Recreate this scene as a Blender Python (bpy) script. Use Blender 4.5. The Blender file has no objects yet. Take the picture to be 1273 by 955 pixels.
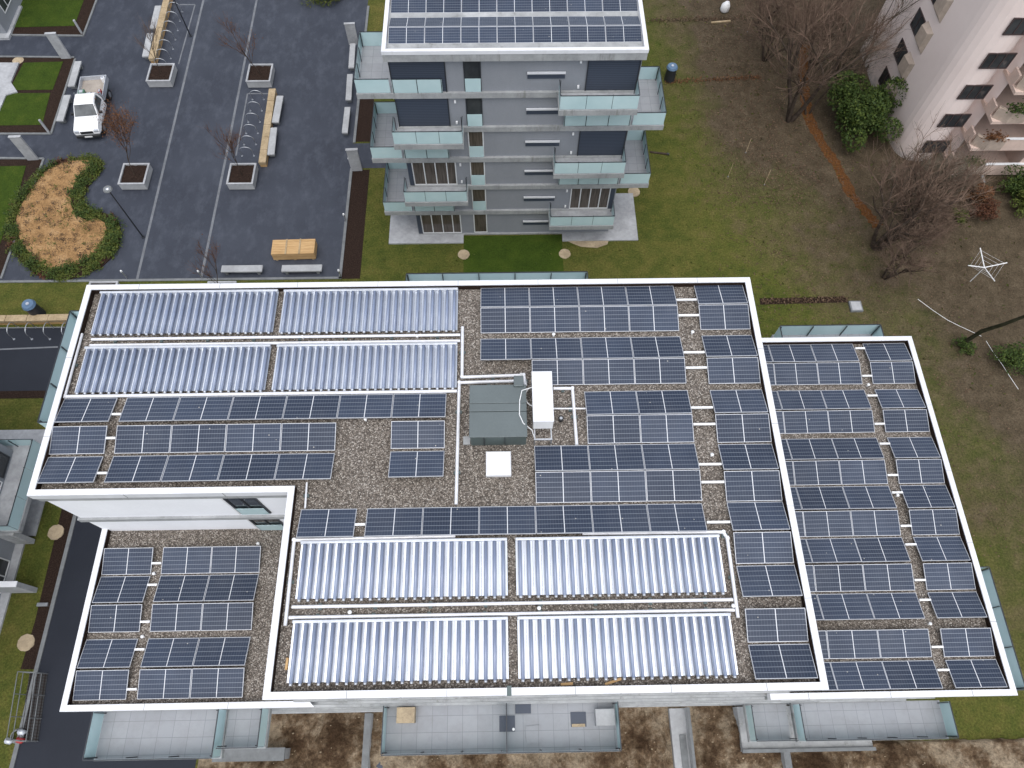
import bpy, math, random
from mathutils import Vector, Matrix
random.seed(7)
S = bpy.context.scene
COL = S.collection
R = math.radians
PI = math.pi

# ------------------------------------------------------------------ survey
# the drone's camera: position, pitch, yaw and roll recovered from the photograph
CAMH = 38.8
FPX, CXP, CYP = 893.957, 636.5, 477.5
def _basis(p, y, r):
    f = Vector((0, math.sin(p), -math.cos(p))); u = Vector((0, math.cos(p), math.sin(p))); t = Vector((1, 0, 0))
    Z = Matrix.Rotation(y, 3, 'Z'); f, u, t = Z @ f, Z @ u, Z @ t
    return math.cos(r) * t + math.sin(r) * u, -math.sin(r) * t + math.cos(r) * u, f
RT, UP, FW = _basis(.4498, -.0271, .0112)
def at(px, py, z=0.0):
    """point of the horizontal plane at height z seen at that place of the photograph"""
    d = FW + RT * ((px - CXP) / FPX) - UP * ((py - CYP) / FPX)
    k = (z - CAMH) / d.z
    return Vector((d.x * k, d.y * k, z))

# ------------------------------------------------------------------ node helpers
class NT:
    def __init__(s, name):
        s.m = bpy.data.materials.new(name); s.m.use_nodes = True
        s.t = s.m.node_tree; s.b = s.t.nodes['Principled BSDF']
        s.pos = s.t.nodes.new('ShaderNodeNewGeometry').outputs['Position']
    def n(s, kind, **kw):
        o = s.t.nodes.new(kind)
        for k, v in kw.items(): setattr(o, k, v)
        return o
    def l(s, a, b): s.t.links.new(a, b)
    def put(s, sock, v):
        if hasattr(v, 'is_linked') or isinstance(v, bpy.types.NodeSocket): s.l(v, sock)
        elif isinstance(v, (tuple, list)) and len(v) == 3 and sock.type == 'RGBA': sock.default_value = (*v, 1)
        else: sock.default_value = v
    def noise(s, scale, detail=4, rough=.6, vec=None, stretch=None, w=None):
        o = s.n('ShaderNodeTexNoise'); o.inputs['Scale'].default_value = scale
        o.inputs['Detail'].default_value = detail; o.inputs['Roughness'].default_value = rough
        v = vec or s.pos
        if stretch:
            mp = s.n('ShaderNodeMapping'); mp.inputs['Scale'].default_value = stretch; s.l(v, mp.inputs['Vector']); v = mp.outputs[0]
        s.l(v, o.inputs['Vector']); return o.outputs['Fac']
    def voro(s, scale, out='Color', feature='F1'):
        o = s.n('ShaderNodeTexVoronoi'); o.feature = feature; o.inputs['Scale'].default_value = scale; s.l(s.pos, o.inputs['Vector']); return o.outputs[out]
    def ramp(s, fac, *stops, interp='LINEAR'):
        o = s.n('ShaderNodeValToRGB'); o.color_ramp.interpolation = interp
        e = o.color_ramp.elements
        while len(e) < len(stops): e.new(.5)
        for i, (p, c) in enumerate(stops):
            e[i].position = p; e[i].color = (*c, 1) if isinstance(c, (tuple, list)) else (c, c, c, 1)
        s.l(fac, o.inputs[0]); return o.outputs[0]
    def mix(s, f, a, b, mode='MIX'):
        o = s.n('ShaderNodeMix', data_type='RGBA', blend_type=mode)
        s.put(o.inputs[0], f); s.put(o.inputs[6], a); s.put(o.inputs[7], b); return o.outputs[2]
    def math(s, op, a, b=0.0, c=None, clamp=False):
        o = s.n('ShaderNodeMath', operation=op, use_clamp=clamp)
        s.put(o.inputs[0], a); s.put(o.inputs[1], b)
        if c is not None: s.put(o.inputs[2], c)
        return o.outputs[0]
    def sep(s, v=None):
        o = s.n('ShaderNodeSeparateXYZ'); s.l(v or s.pos, o.inputs[0]); return o.outputs
    def bump(s, h, dist, strength=1.0):
        o = s.n('ShaderNodeBump'); o.inputs['Distance'].default_value = dist; o.inputs['Strength'].default_value = strength
        s.l(h, o.inputs['Height']); s.l(o.outputs[0], s.b.inputs['Normal'])
    def fin(s, col, rough=.6, metal=0.0, spec=.5):
        s.put(s.b.inputs['Base Color'], col); s.put(s.b.inputs['Roughness'], rough)
        s.b.inputs['Metallic'].default_value = metal; s.b.inputs['Specular IOR Level'].default_value = spec
        return s.m

def sc(c, k): return tuple(min(1, x * k) for x in c)
def plain(name, c, rough=.6, metal=0.0, var=.14, scale=1.2, fine=14, spec=.5, bump=0.0):
    t = NT(name)
    a = t.ramp(t.noise(scale, 5), (.3, sc(c, 1 - var)), (.7, sc(c, 1 + var)))
    b = t.ramp(t.noise(fine, 3), (.25, 1 - var * .9), (.75, 1 + var * .4))
    col = t.mix(1.0, a, b, 'MULTIPLY')
    if bump: t.bump(t.noise(fine * 2, 3), bump)
    return t.fin(col, rough, metal, spec)

M = {}
def build_materials():
    # ground: short grass that turns into leaf-strewn soil towards the trees on the right
    t = NT('grass'); x = t.sep()
    big = t.noise(.16, 5, .65); mid = t.noise(1.1, 5, .7); fin = t.noise(9, 4, .75)
    gr = t.ramp(mid, (.28, (.044, .062, .012)), (.5, (.074, .086, .017)), (.75, (.115, .108, .026)))
    gr = t.mix(t.ramp(big, (.42, 0.), (.62, 1.)), gr, t.ramp(mid, (.3, (.068, .084, .016)), (.7, (.138, .120, .034))))
    soil = t.ramp(mid, (.25, (.046, .034, .022)), (.5, (.082, .061, .042)), (.78, (.13, .102, .072)))
    f = t.math('ADD', t.math('ADD', t.math('MULTIPLY_ADD', x[0], .09, -2.52), t.math('MULTIPLY', x[1], .030)), t.math('MULTIPLY_ADD', big, 2.2, -1.1))
    f = t.math('ADD', f, t.math('MULTIPLY', t.math('MULTIPLY', t.math('MULTIPLY_ADD', x[0], .3, -4.3, clamp=True), t.math('MULTIPLY_ADD', x[1], .16, -5.0, clamp=True)), .72))
    f = t.math('ADD', f, t.math('MULTIPLY_ADD', mid, .9, -.45))
    f = t.ramp(t.math('MULTIPLY_ADD', f, .6, .35, clamp=True), (.2, 0.), (.75, .93))
    col = t.mix(f, gr, soil)
    far = t.ramp(x[1], (0, 0.), (1, 0.))
    col = t.mix(1.0, col, t.ramp(fin, (.22, .36), (.5, .98), (.78, 1.7)), 'MULTIPLY')
    t.bump(fin, .08); M['grass'] = t.fin(col, .95, spec=.15)
    t = NT('lawn'); mid = t.noise(.9, 5, .7); fin = t.noise(11, 4, .75)
    col = t.ramp(mid, (.28, (.026, .050, .006)), (.55, (.042, .070, .008)), (.78, (.066, .088, .013)))
    col = t.mix(1.0, col, t.ramp(fin, (.2, .45), (.5, .95), (.8, 1.5)), 'MULTIPLY')
    t.bump(fin, .05); M['lawn'] = t.fin(col, .95, spec=.15)
    t = NT('soil'); z = t.sep(); mid = t.math('ADD', t.noise(.8, 6, .7), t.math('MULTIPLY_ADD', z[2], -.16, .09))
    col = t.ramp(mid, (.40, (.085, .052, .030)), (.50, (.19, .13, .08)), (.62, (.40, .32, .225)))
    col = t.mix(1.0, col, t.ramp(t.noise(7, 5, .8), (.25, .32), (.5, .9), (.75, 1.45)), 'MULTIPLY')
    t.bump(t.noise(6, 6, .8), .18); M['soil'] = t.fin(col, .95, spec=.1)
    t = NT('mulch'); col = t.ramp(t.noise(14, 5, .8), (.3, (.012, .008, .006)), (.55, (.035, .022, .017)), (.8, (.085, .058, .042)))
    t.bump(t.noise(16, 4, .8), .06); M['mulch'] = t.fin(col, .95, spec=.1)
    t = NT('bark_path'); col = t.ramp(t.noise(7, 5, .75), (.28, (.045, .022, .010)), (.5, (.115, .05, .018)), (.78, (.20, .09, .032)))
    t.bump(t.noise(12, 4, .8), .05); M['bark_path'] = t.fin(col, .95, spec=.1)
    t = NT('wood_chips'); big = t.noise(.9, 6, .75)
    col = t.ramp(big, (.3, (.19, .11, .05)), (.5, (.37, .22, .10)), (.7, (.48, .31, .16)))
    col = t.mix(1.0, col, t.ramp(t.noise(9, 5, .8), (.27, .28), (.48, .9), (.75, 1.3)), 'MULTIPLY')
    t.bump(t.noise(14, 4, .8), .06); M['wood_chips'] = t.fin(col, .95, spec=.1)
    t = NT('asphalt'); big = t.noise(.22, 6, .65); st = t.noise(1.3, 6, .72, stretch=(1, .55, 1))
    col = t.ramp(big, (.3, (.022, .027, .041)), (.7, (.037, .044, .062)))
    col = t.mix(t.ramp(st, (.48, 0.), (.76, .75)), col, (.076, .087, .112))
    col = t.mix(t.ramp(t.noise(.5, 6, .75, stretch=(2.2, .35, 1)), (.55, 0.), (.72, .45)), col, (.022, .026, .036)); col = t.mix(t.ramp(t.noise(.09, 3), (.5, 0.), (.62, .3)), col, (.048, .056, .076))
    col = t.mix(1.0, col, t.ramp(t.noise(30, 3, .8), (.25, .72), (.75, 1.25)), 'MULTIPLY')
    t.bump(t.noise(60, 3), .01); M['asphalt'] = t.fin(col, .62, spec=.45)
    t = NT('asphalt_dark'); big = t.noise(.25, 6, .65)
    col = t.ramp(big, (.3, (.011, .014, .022)), (.7, (.017, .021, .031)))
    col = t.mix(1.0, col, t.ramp(t.noise(24, 4, .8), (.25, .72), (.75, 1.3)), 'MULTIPLY'); M['asphalt_dark'] = t.fin(col, .7, spec=.3)
    # roof ballast: pebbles, each its own tone
    t = NT('roof_gravel'); o = t.n('ShaderNodeTexVoronoi'); o.inputs['Scale'].default_value = 24; t.l(t.pos, o.inputs['Vector'])
    hs = t.n('ShaderNodeSeparateColor'); t.l(o.outputs['Color'], hs.inputs[0])
    col = t.ramp(hs.outputs[0], (0., (.16, .138, .12)), (.4, (.29, .25, .215)), (.75, (.43, .38, .33)), (1., (.68, .63, .57)))
    col = t.mix(1.0, col, t.ramp(o.outputs['Distance'], (0., 1.1), (.65, .35)), 'MULTIPLY')
    col = t.mix(t.ramp(t.noise(.5, 6, .7), (.45, 0.), (.75, .5)), col, t.mix(1.0, col, (.6, .57, .5), 'MULTIPLY'))
    t.bump(o.outputs['Distance'], -.03); M['gravel'] = t.fin(col, .9, spec=.2)
    # photovoltaic glass: 20 x 6 half cells with bus lines
    t = NT('solar_cells'); uv = t.n('ShaderNodeUVMap'); u = t.sep(uv.outputs[0])
    def line(c, n, w):
        fr = t.math('FRACT', t.math('MULTIPLY', c, n)); d = t.math('ABSOLUTE', t.math('SUBTRACT', fr, .5))
        return t.math('GREATER_THAN', d, .5 - w)
    lu = line(u[0], 20, .055); lv = line(u[1], 6, .038)
    cen = t.math('LESS_THAN', t.math('ABSOLUTE', t.math('SUBTRACT', u[0], .5)), .0068)
    oi = t.n('ShaderNodeObjectInfo')
    cell = t.mix(t.math('MULTIPLY', oi.outputs['Random'], 1.0), (.028, .038, .061), (.049, .064, .098))
    cell = t.mix(t.ramp(t.noise(.9, 4), (.35, 0.), (.7, .5)), cell, (.030, .037, .056))
    col = t.mix(t.math('MULTIPLY', lu, .55), cell, (.11, .13, .17))
    col = t.mix(t.math('MULTIPLY', lv, .8), col, (.26, .29, .34))
    col = t.mix(cen, col, (.66, .68, .72))
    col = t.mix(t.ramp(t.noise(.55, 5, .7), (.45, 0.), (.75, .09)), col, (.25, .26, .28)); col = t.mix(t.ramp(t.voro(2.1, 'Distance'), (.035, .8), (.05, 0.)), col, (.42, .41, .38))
    M['cells'] = t.fin(col, t.ramp(t.noise(3, 4), (.3, .16), (.7, .26)), spec=.16)
    M['alu'] = plain('aluminium_frame', (.50, .52, .56), .45, .25, .08)
    # white sheet metal
    t = NT('white_metal'); col = t.ramp(t.noise(.7, 5), (.3, (.64, .655, .69)), (.7, (.72, .73, .755)))
    col = t.mix(t.ramp(t.noise(2.2, 6, .75, stretch=(1, 1, .15)), (.52, 0.), (.82, .38)), col, (.40, .40, .39)); M['white'] = t.fin(col, .38)
    M['white_wall'] = plain('white_render', (.83, .845, .88), .8, var=.04, scale=.6)
    M['white_plastic'] = plain('white_plastic', (.78, .79, .8), .45, var=.06)
    t = NT('concrete'); st = t.noise(.9, 6, .75, stretch=(1.2, 1.2, 1)); dr = t.noise(1.7, 6, .8, stretch=(1, 1, .12))
    col = t.ramp(st, (.3, (.24, .25, .255)), (.7, (.40, .41, .415)))
    col = t.mix(t.ramp(dr, (.55, 0.), (.72, .7)), col, (.12, .12, .10)); col = t.mix(t.ramp(t.noise(.4, 4), (.62, 0.), (.75, .35)), col, (.75, .76, .77)); M['concrete'] = t.fin(col, .85, spec=.25)
    t = NT('bench_concrete'); M['bench'] = plain('pale_concrete', (.36, .37, .38), .8, var=.14, fine=6)
    t = NT('grey_render'); x = t.sep()
    col = t.ramp(t.noise(.5, 6, .7, stretch=(1, 1, .4)), (.3, (.235, .250, .275)), (.7, (.27, .285, .312)))
    col = t.mix(1.0, col, t.ramp(t.noise(18, 3), (.2, .93), (.8, 1.05)), 'MULTIPLY'); M['grey'] = t.fin(col, .9, spec=.2)
    M['slab_top'] = None
    t = NT('terrace_tile'); br = t.n('ShaderNodeTexBrick'); br.offset = 0
    for k, v in (('Scale', 1.0), ('Mortar Size', .008), ('Brick Width', .56), ('Row Height', .56), ('Bias', 0.0)): br.inputs[k].default_value = v
    br.inputs['Color1'].default_value = (.30, .313, .335, 1); br.inputs['Color2'].default_value = (.325, .338, .36, 1); br.inputs['Mortar'].default_value = (.2, .21, .225, 1)
    t.l(t.pos, br.inputs['Vector'])
    col = t.mix(t.ramp(t.noise(1.4, 6, .75), (.45, 0.), (.8, .5)), br.outputs['Color'], (.21, .21, .21)); M['tile'] = t.fin(col, .7, spec=.3)
    t = NT('shutter'); z = t.sep(); fr = t.math('FRACT', t.math('MULTIPLY', z[2], 9))
    col = t.ramp(fr, (0., (.012, .016, .026)), (.3, (.042, .054, .080)), (1., (.056, .070, .10))); M['shutter'] = t.fin(col, .5)
    M['dark_metal'] = plain('anthracite_metal', (.03, .034, .042), .45, .2)
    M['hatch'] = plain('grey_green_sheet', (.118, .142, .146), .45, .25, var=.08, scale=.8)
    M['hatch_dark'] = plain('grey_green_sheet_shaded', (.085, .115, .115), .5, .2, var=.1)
    # glass of the railings: pale cyan tint, partly see-through
    t = NT('railing_glass'); tr = t.n('ShaderNodeBsdfTransparent'); tr.inputs[0].default_value = (.72, .90, .91, 1)
    t.fin(t.ramp(t.noise(.8, 4), (.3, (.54, .71, .735)), (.7, (.63, .79, .81))), .12)
    mx = t.n('ShaderNodeMixShader'); mx.inputs[0].default_value = .78
    out = t.t.nodes['Material Output']; t.l(tr.outputs[0], mx.inputs[1]); t.l(t.b.outputs[0], mx.inputs[2]); t.l(mx.outputs[0], out.inputs['Surface']); M['glass'] = t.m
    t = NT('window_pane'); M['pane'] = t.fin(t.ramp(t.noise(.7, 4), (.3, (.015, .018, .022)), (.7, (.06, .065, .07))), .06)
    t = NT('curtain'); M['curtain'] = t.fin(t.ramp(t.noise(3, 4, stretch=(4, 4, .3)), (.3, (.05, .042, .035)), (.7, (.12, .10, .085))), .12)
    # evacuated tube collector
    t = NT('collector_tube'); M['tube'] = t.fin(t.ramp(t.noise(.6, 2), (.3, (.19, .23, .335)), (.7, (.225, .27, .375))), .16, spec=.8)
    t = NT('collector_mirror'); M['mirror'] = t.fin(t.ramp(t.noise(1.5, 5), (.3, (.66, .70, .77)), (.7, (.78, .82, .87))), .34, .95)
    M['header'] = plain('collector_header', (.55, .58, .63), .4, .4)
    M['lag'] = plain('pipe_lagging', (.72, .73, .76), .35, .15, var=.08, scale=3)
    t = NT('light_timber'); col = t.ramp(t.noise(1.4, 5, .7, stretch=(1, 1, 1)), (.3, (.30, .225, .13)), (.7, (.47, .37, .24)))
    col = t.mix(1.0, col, t.ramp(t.noise(9, 4), (.3, .75), (.7, 1.1)), 'MULTIPLY'); M['timber'] = t.fin(col, .75, spec=.2)
    t = NT('fresh_timber'); col = t.ramp(t.noise(1.8, 5, .7, stretch=(.5, 5, 5)), (.3, (.38, .23, .10)), (.7, (.60, .40, .20))); M['timber2'] = t.fin(col, .7, spec=.2)
    M['steel'] = plain('galvanised_steel', (.5, .52, .55), .35, .8)
    M['paint_white'] = plain('white_car_paint', (.80, .81, .83), .22, var=.03)
    M['rubber'] = plain('rubber', (.018, .018, .02), .8)
    M['plastic_black'] = plain('black_plastic', (.02, .021, .023), .5)
    M['truck_bed'] = plain('truck_bed_boards', (.34, .30, .26), .7, var=.2)
    t = NT('windscreen'); M['screen'] = t.fin(t.ramp(t.noise(1.5, 3), (.3, (.03, .036, .042)), (.7, (.10, .11, .115))), .05)
    M['green_plastic'] = plain('green_plastic', (.06, .16, .10), .5)
    M['red_plastic'] = plain('red_plastic', (.30, .03, .03), .5)
    M['blue_plastic'] = plain('blue_plastic', (.10, .17, .27), .4)
    M['kerb'] = plain('kerb_stone', (.17, .18, .185), .85, var=.2, fine=5)
    M['paver'] = plain('paving_strip', (.15, .16, .175), .8, var=.2, fine=5)
    M['sand'] = plain('pale_gravel', (.40, .32, .215), .95, var=.25, fine=9, bump=.03)
    M['plank'] = plain('terrace_concrete', (.36, .37, .385), .85, var=.2, scale=.9, fine=5)
    # east house
    t = NT('pink_render'); st = t.noise(.35, 5, .7)
    col = t.ramp(st, (.3, (.77, .655, .615)), (.7, (.83, .715, .675))); x = t.sep()
    base = t.ramp(t.math('MULTIPLY_ADD', t.noise(1.2, 6, .75), 1.6, t.math('MULTIPLY', x[2], -.55)), (.35, 0.), (1., .8))
    col = t.mix(base, col, (.24, .25, .245)); M['pink'] = t.fin(col, .9, spec=.2)
    M['peach'] = plain('peach_render', (.63, .49, .42), .85, var=.1)
    M['beige'] = plain('beige_concrete', (.42, .34, .28), .85, var=.18, fine=4)
    M['win_frame'] = plain('white_window_frame', (.7, .71, .72), .5, var=.05)
    M['brown_frame'] = plain('brown_window_frame', (.06, .04, .04), .5)
    for nm, a, b, c in (('bark', (.026, .019, .015), (.056, .042, .033), (.09, .07, .055)), ('bark_rust', (.06, .026, .014), (.11, .05, .026), (.17, .085, .045)), ('bark_moss', (.012, .013, .007), (.026, .027, .014), (.05, .048, .03)), ('twig', (.075, .049, .037), (.135, .092, .069), (.20, .145, .11)), ('twig_grey', (.080, .066, .048), (.140, .118, .088), (.20, .172, .132))):
        t = NT(nm); M[nm] = t.fin(t.ramp(t.noise(2.5, 5, .7), (.3, a), (.5, b), (.75, c)), .9, spec=.15)
    for nm, cs in (('leaf', ((.016, .034, .008), (.045, .078, .014), (.12, .155, .028))), ('leaf_shrub', ((.045, .070, .012), (.09, .12, .02), (.17, .17, .04))), ('leaf_red', ((.05, .018, .012), (.10, .04, .022), (.17, .075, .03))),
                   ('leaf_dry', ((.050, .031, .02), (.115, .07, .042), (.23, .16, .10))), ('leaf_rust', ((.075, .034, .016), (.16, .07, .030), (.26, .13, .06)))):
        t = NT(nm); g = t.n('ShaderNodeNewGeometry')
        col = t.ramp(g.outputs['Random Per Island'], (0., cs[0]), (.55, cs[1]), (1., cs[2])); M[nm] = t.fin(t.mix(t.noise(.8, 4), col, sc(cs[1], .6)), .7, spec=.25)
build_materials()

# ------------------------------------------------------------------ mesh helpers
ORG = {}
class MB:
    def __init__(s): s.v = []; s.f = []; s.uv = {}
    def quad(s, a, b, c, d, uv=None):
        i = len(s.v); s.v += [tuple(a), tuple(b), tuple(c), tuple(d)]; s.f.append((i, i + 1, i + 2, i + 3))
        if uv: s.uv[len(s.f) - 1] = uv
        return s
    def box(s, x0, x1, y0, y1, z0, z1):
        i = len(s.v)
        s.v += [(x, y, z) for z in (z0, z1) for x, y in ((x0, y0), (x1, y0), (x1, y1), (x0, y1))]
        s.f += [tuple(i + k for k in q) for q in ((3, 2, 1, 0), (4, 5, 6, 7), (0, 1, 5, 4), (1, 2, 6, 5), (2, 3, 7, 6), (3, 0, 4, 7))]
        return s
    def obox(s, a, b, w, z0, z1):
        """upright slab from a to b (2-D), w thick"""
        a = Vector(a[:2]); b = Vector(b[:2]); n = (b - a).normalized(); n = Vector((-n.y, n.x)) * w / 2
        return s.prism([a - n, b - n, b + n, a + n], z0, z1)
    def prism(s, poly, z0, z1, bottom=True):
        poly = [(p[0], p[1]) for p in poly]
        if sum((poly[i][0] * poly[(i + 1) % len(poly)][1] - poly[(i + 1) % len(poly)][0] * poly[i][1]) for i in range(len(poly))) < 0: poly = poly[::-1]
        i = len(s.v); n = len(poly)
        s.v += [(x, y, z0) for x, y in poly] + [(x, y, z1) for x, y in poly]
        s.f.append(tuple(i + n + k for k in range(n)))
        if bottom: s.f.append(tuple(i + k for k in reversed(range(n))))
        s.f += [(i + k, i + (k + 1) % n, i + n + (k + 1) % n, i + n + k) for k in range(n)]
        return s
    def sheet(s, poly, z):
        poly = [(p[0], p[1]) for p in poly]
        if sum((poly[i][0] * poly[(i + 1) % len(poly)][1] - poly[(i + 1) % len(poly)][0] * poly[i][1]) for i in range(len(poly))) < 0: poly = poly[::-1]
        i = len(s.v); s.v += [(x, y, z) for x, y in poly]; s.f.append(tuple(range(i, i + len(poly)))); return s
    def tube(s, pts, r, n=6, caps=True):
        pts = [Vector(p) for p in pts]; rs = r if isinstance(r, (list, tuple)) else [r] * len(pts)
        i = len(s.v); ref = None
        for k, p in enumerate(pts):
            d = ((pts[min(k + 1, len(pts) - 1)] - p).normalized() + (p - pts[max(k - 1, 0)]).normalized())
            d = d.normalized() if d.length > 1e-6 else Vector((0, 0, 1))
            if ref is None: ref = d.orthogonal().normalized()
            a = (ref - d * ref.dot(d)); a = a.normalized() if a.length > 1e-4 else d.orthogonal().normalized(); ref = a; b = d.cross(a)
            for j in range(n):
                t = 2 * PI * j / n; q = p + (a * math.cos(t) + b * math.sin(t)) * rs[k]; s.v.append(tuple(q))
        for k in range(len(pts) - 1):
            for j in range(n):
                s.f.append((i + k * n + j, i + k * n + (j + 1) % n, i + (k + 1) * n + (j + 1) % n, i + (k + 1) * n + j))
        if caps and n > 3:
            s.f.append(tuple(i + j for j in reversed(range(n)))); e = i + (len(pts) - 1) * n; s.f.append(tuple(e + j for j in range(n)))
        return s
    def cyl(s, x, y, z0, z1, r, n=16, r2=None): return s.tube([(x, y, z0), (x, y, z1)], [r, r2 if r2 is not None else r], n)
    def leaf(s, p, size, up=.3):
        d = Vector((random.gauss(0, 1), random.gauss(0, 1), random.gauss(0, 1) * up)); d = d.normalized() if d.length > 1e-3 else Vector((1, 0, 0))
        e = d.cross(Vector((random.gauss(0, .5), random.gauss(0, .5), 1))); e = e.normalized() if e.length > 1e-3 else d.orthogonal().normalized()
        p = Vector(p); d = d * size; e = e * size * .55
        return s.quad(p - d, p - e, p + d, p + e)
    def compact(s):
        u = sorted({i for f in s.f for i in f}); mp = {i: k for k, i in enumerate(u)}
        s.v = [s.v[i] for i in u]; s.f = [tuple(mp[i] for i in f) for f in s.f]; return s
    def build(s, name, mat, parent=None, smooth=False, bevel=0, local=False):
        me = bpy.data.meshes.new(name)
        if parent is not None: o0 = Vector((0, 0, 0)) if local else ORG[parent.name]
        elif local: o0 = Vector((0, 0, 0))
        else:
            xs = [v[0] for v in s.v]; ys = [v[1] for v in s.v]; zs = [v[2] for v in s.v]
            o0 = Vector(((min(xs) + max(xs)) / 2, (min(ys) + max(ys)) / 2, min(zs)))
        me.from_pydata([(v[0] - o0.x, v[1] - o0.y, v[2] - o0.z) for v in s.v], [], s.f)
        if s.uv:
            ul = me.uv_layers.new(name='UVMap')
            for fi, uv in s.uv.items():
                for k, li in enumerate(me.polygons[fi].loop_indices): ul.data[li].uv = uv[k]
        if smooth:
            for p in me.polygons: p.use_smooth = True
        me.materials.append(M[mat]); me.update()
        o = bpy.data.objects.new(name, me); COL.objects.link(o)
        if parent is not None: o.parent = parent; ORG[o.name] = o0
        else: o.location = o0; ORG[o.name] = o0
        if bevel:
            b = o.modifiers.new('Bevel', 'BEVEL'); b.width = bevel; b.segments = 2; b.limit_method = 'ANGLE'
        return o

def tag(o, label, cat, group=None):
    o['label'] = label; o['category'] = cat
    if group: o['group'] = group
    return o
def struct(o): o['kind'] = 'structure'; return o
def stuff(o, label=None, cat=None):
    o['kind'] = 'stuff'
    if label: o['label'] = label; o['category'] = cat
    return o
def thing(name, label, cat, loc, rz=0.0, group=None):
    o = bpy.data.objects.new(name, None); COL.objects.link(o); o.location = loc; o.rotation_euler = (0, 0, rz)
    o.empty_display_size = .3
    ORG[o.name] = Vector(loc); return tag(o, label, cat, group)
def copy_tree(o, loc=None, rot=None, parent=None):
    c = o.copy(); COL.objects.link(c)
    if parent is not None: c.parent = parent
    if loc is not None: c.location = loc
    if rot is not None: c.rotation_euler = rot
    for ch in list(o.children): copy_tree(ch, parent=c)
    return c
ORDS = ['first', 'second', 'third', 'fourth', 'fifth', 'sixth', 'seventh', 'eighth', 'ninth', 'tenth', 'eleventh', 'twelfth', 'thirteenth', 'fourteenth', 'fifteenth', 'sixteenth']
def nth(i, n, side):
    if n == 1: return ''
    return ORDS[i] + ' from ' + side

# ------------------------------------------------------------------ ground
struct(MB().sheet([(-260, -120), (260, -120), (260, 330), (-260, 330)], 0).build('ground', 'grass'))
PX = lambda pts, z=0.0: [at(x, y, z) for x, y in pts]
XK = -10.5   # the plaza's right edge
struct(MB().sheet([(-70, 26.55), (XK, 26.55), (XK, 90), (-70, 90)], .004).build('plaza', 'asphalt'))
struct(MB().sheet([(XK, 35.65), (-7.3, 35.65), (-7.3, 37.95), (XK, 37.95)], .004).build('entrance_path', 'asphalt'))
struct(MB().sheet([(-60, 18.7), (-15.2, 18.7), (-15.2, 23.0), (-60, 23.0)], .004).build('bicycle_yard', 'asphalt_dark'))
struct(MB().sheet([(-23.5, -30), (-14.9, -30), (-14.9, 17.3), (-23.5, 17.3)], .004).build('road', 'asphalt_dark'))
struct(MB().box(-23.68, -23.48, -30, 15.1, 0, .07).build('road_kerb', 'kerb'))
struct(MB().sheet([(-60, 15.2), (-23.7, 15.2), (-23.7, 16.2), (-60, 16.2)], .005).build('side_path', 'plank'))
k = MB()
k.box(XK - .02, XK + .16, 26.4, 35.6, 0, .06); k.box(XK - .02, XK + .16, 38.0, 52.5, 0, .06); k.box(-70, XK + .16, 26.38, 26.54, 0, .06)
k.box(-60, -15.3, 23.0, 23.06, 0, .05)
struct(k.build('plaza_kerb', 'kerb'))
def strip_line(a, b, w, z=.009): return MB().obox(at(*a), at(*b), w, 0, z)
for a, b in (((253, 0), (170, 349)), ((281, 195), (250.5, 344)), ((321.5, -12), (281, 195))):
    struct(strip_line(a, b, .16).build('paving_strip', 'paver'))
for a, b in (((242.5, 6), (222, 80)), ((223, 6), (242.5, 6)), ((307.8, 116.6), (293.5, 193.6)), ((307.8, 116.6), (337, 116.6)), ((0, 434.5), (72, 431.5))):
    struct(strip_line(a, b, .10, .012).build('paving_strip', 'paver'))
# planted verges and lawns of the houses on the left
def bed(poly, z, mat, name): return struct(MB().prism(PX(poly), 0, z, False).build(name, mat))
bed([(9, 43.5), (103, 44.5), (121, -3), (131, -40), (30, -40)], .05, 'mulch', 'mulch_bed')
bed([(15, 35), (93, 33), (105, 0), (110, -30), (36, -30)], .07, 'lawn', 'front_lawn')
bed([(-20, 72), (93, 73), (63, 166), (-40, 166)], .05, 'mulch', 'mulch_bed')
bed([(30, 79), (79, 77.5), (66, 112.5), (12, 113)], .07, 'lawn', 'front_lawn')
bed([(9, 117), (63, 116.5), (53, 156), (-12, 157)], .07, 'lawn', 'front_lawn')
bed([(-20, 199), (53, 199), (1, 345), (-30, 345)], .05, 'mulch', 'mulch_bed')
bed([(-20, 208), (33, 207), (22, 246), (0, 306), (-25, 306)], .07, 'lawn', 'front_lawn')
for a, b in (((9, 44.3), (104, 45.2)), ((104, 45.2), (122, -3)), ((-20, 71), (93, 72)), ((64, 167), (-40, 167)), ((64, 167), (94, 74)), ((-20, 197), (55, 198)), ((55, 198), (2, 347))):
    struct(MB().obox(at(*a), at(*b), .14, 0, .09).build('lawn_kerb', 'kerb'))
struct(MB().sheet([(-2.5, 26.3), (4.0, 26.3), (4.0, 29.7), (-2.5, 29.7)], .005).build('lawn_patch', 'lawn'))
struct(MB().sheet([(9.1, 16.0), (17.4, 16.0), (16.6, 18.6), (9.1, 18.4)], .004).build('lawn_patch', 'lawn'))
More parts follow.
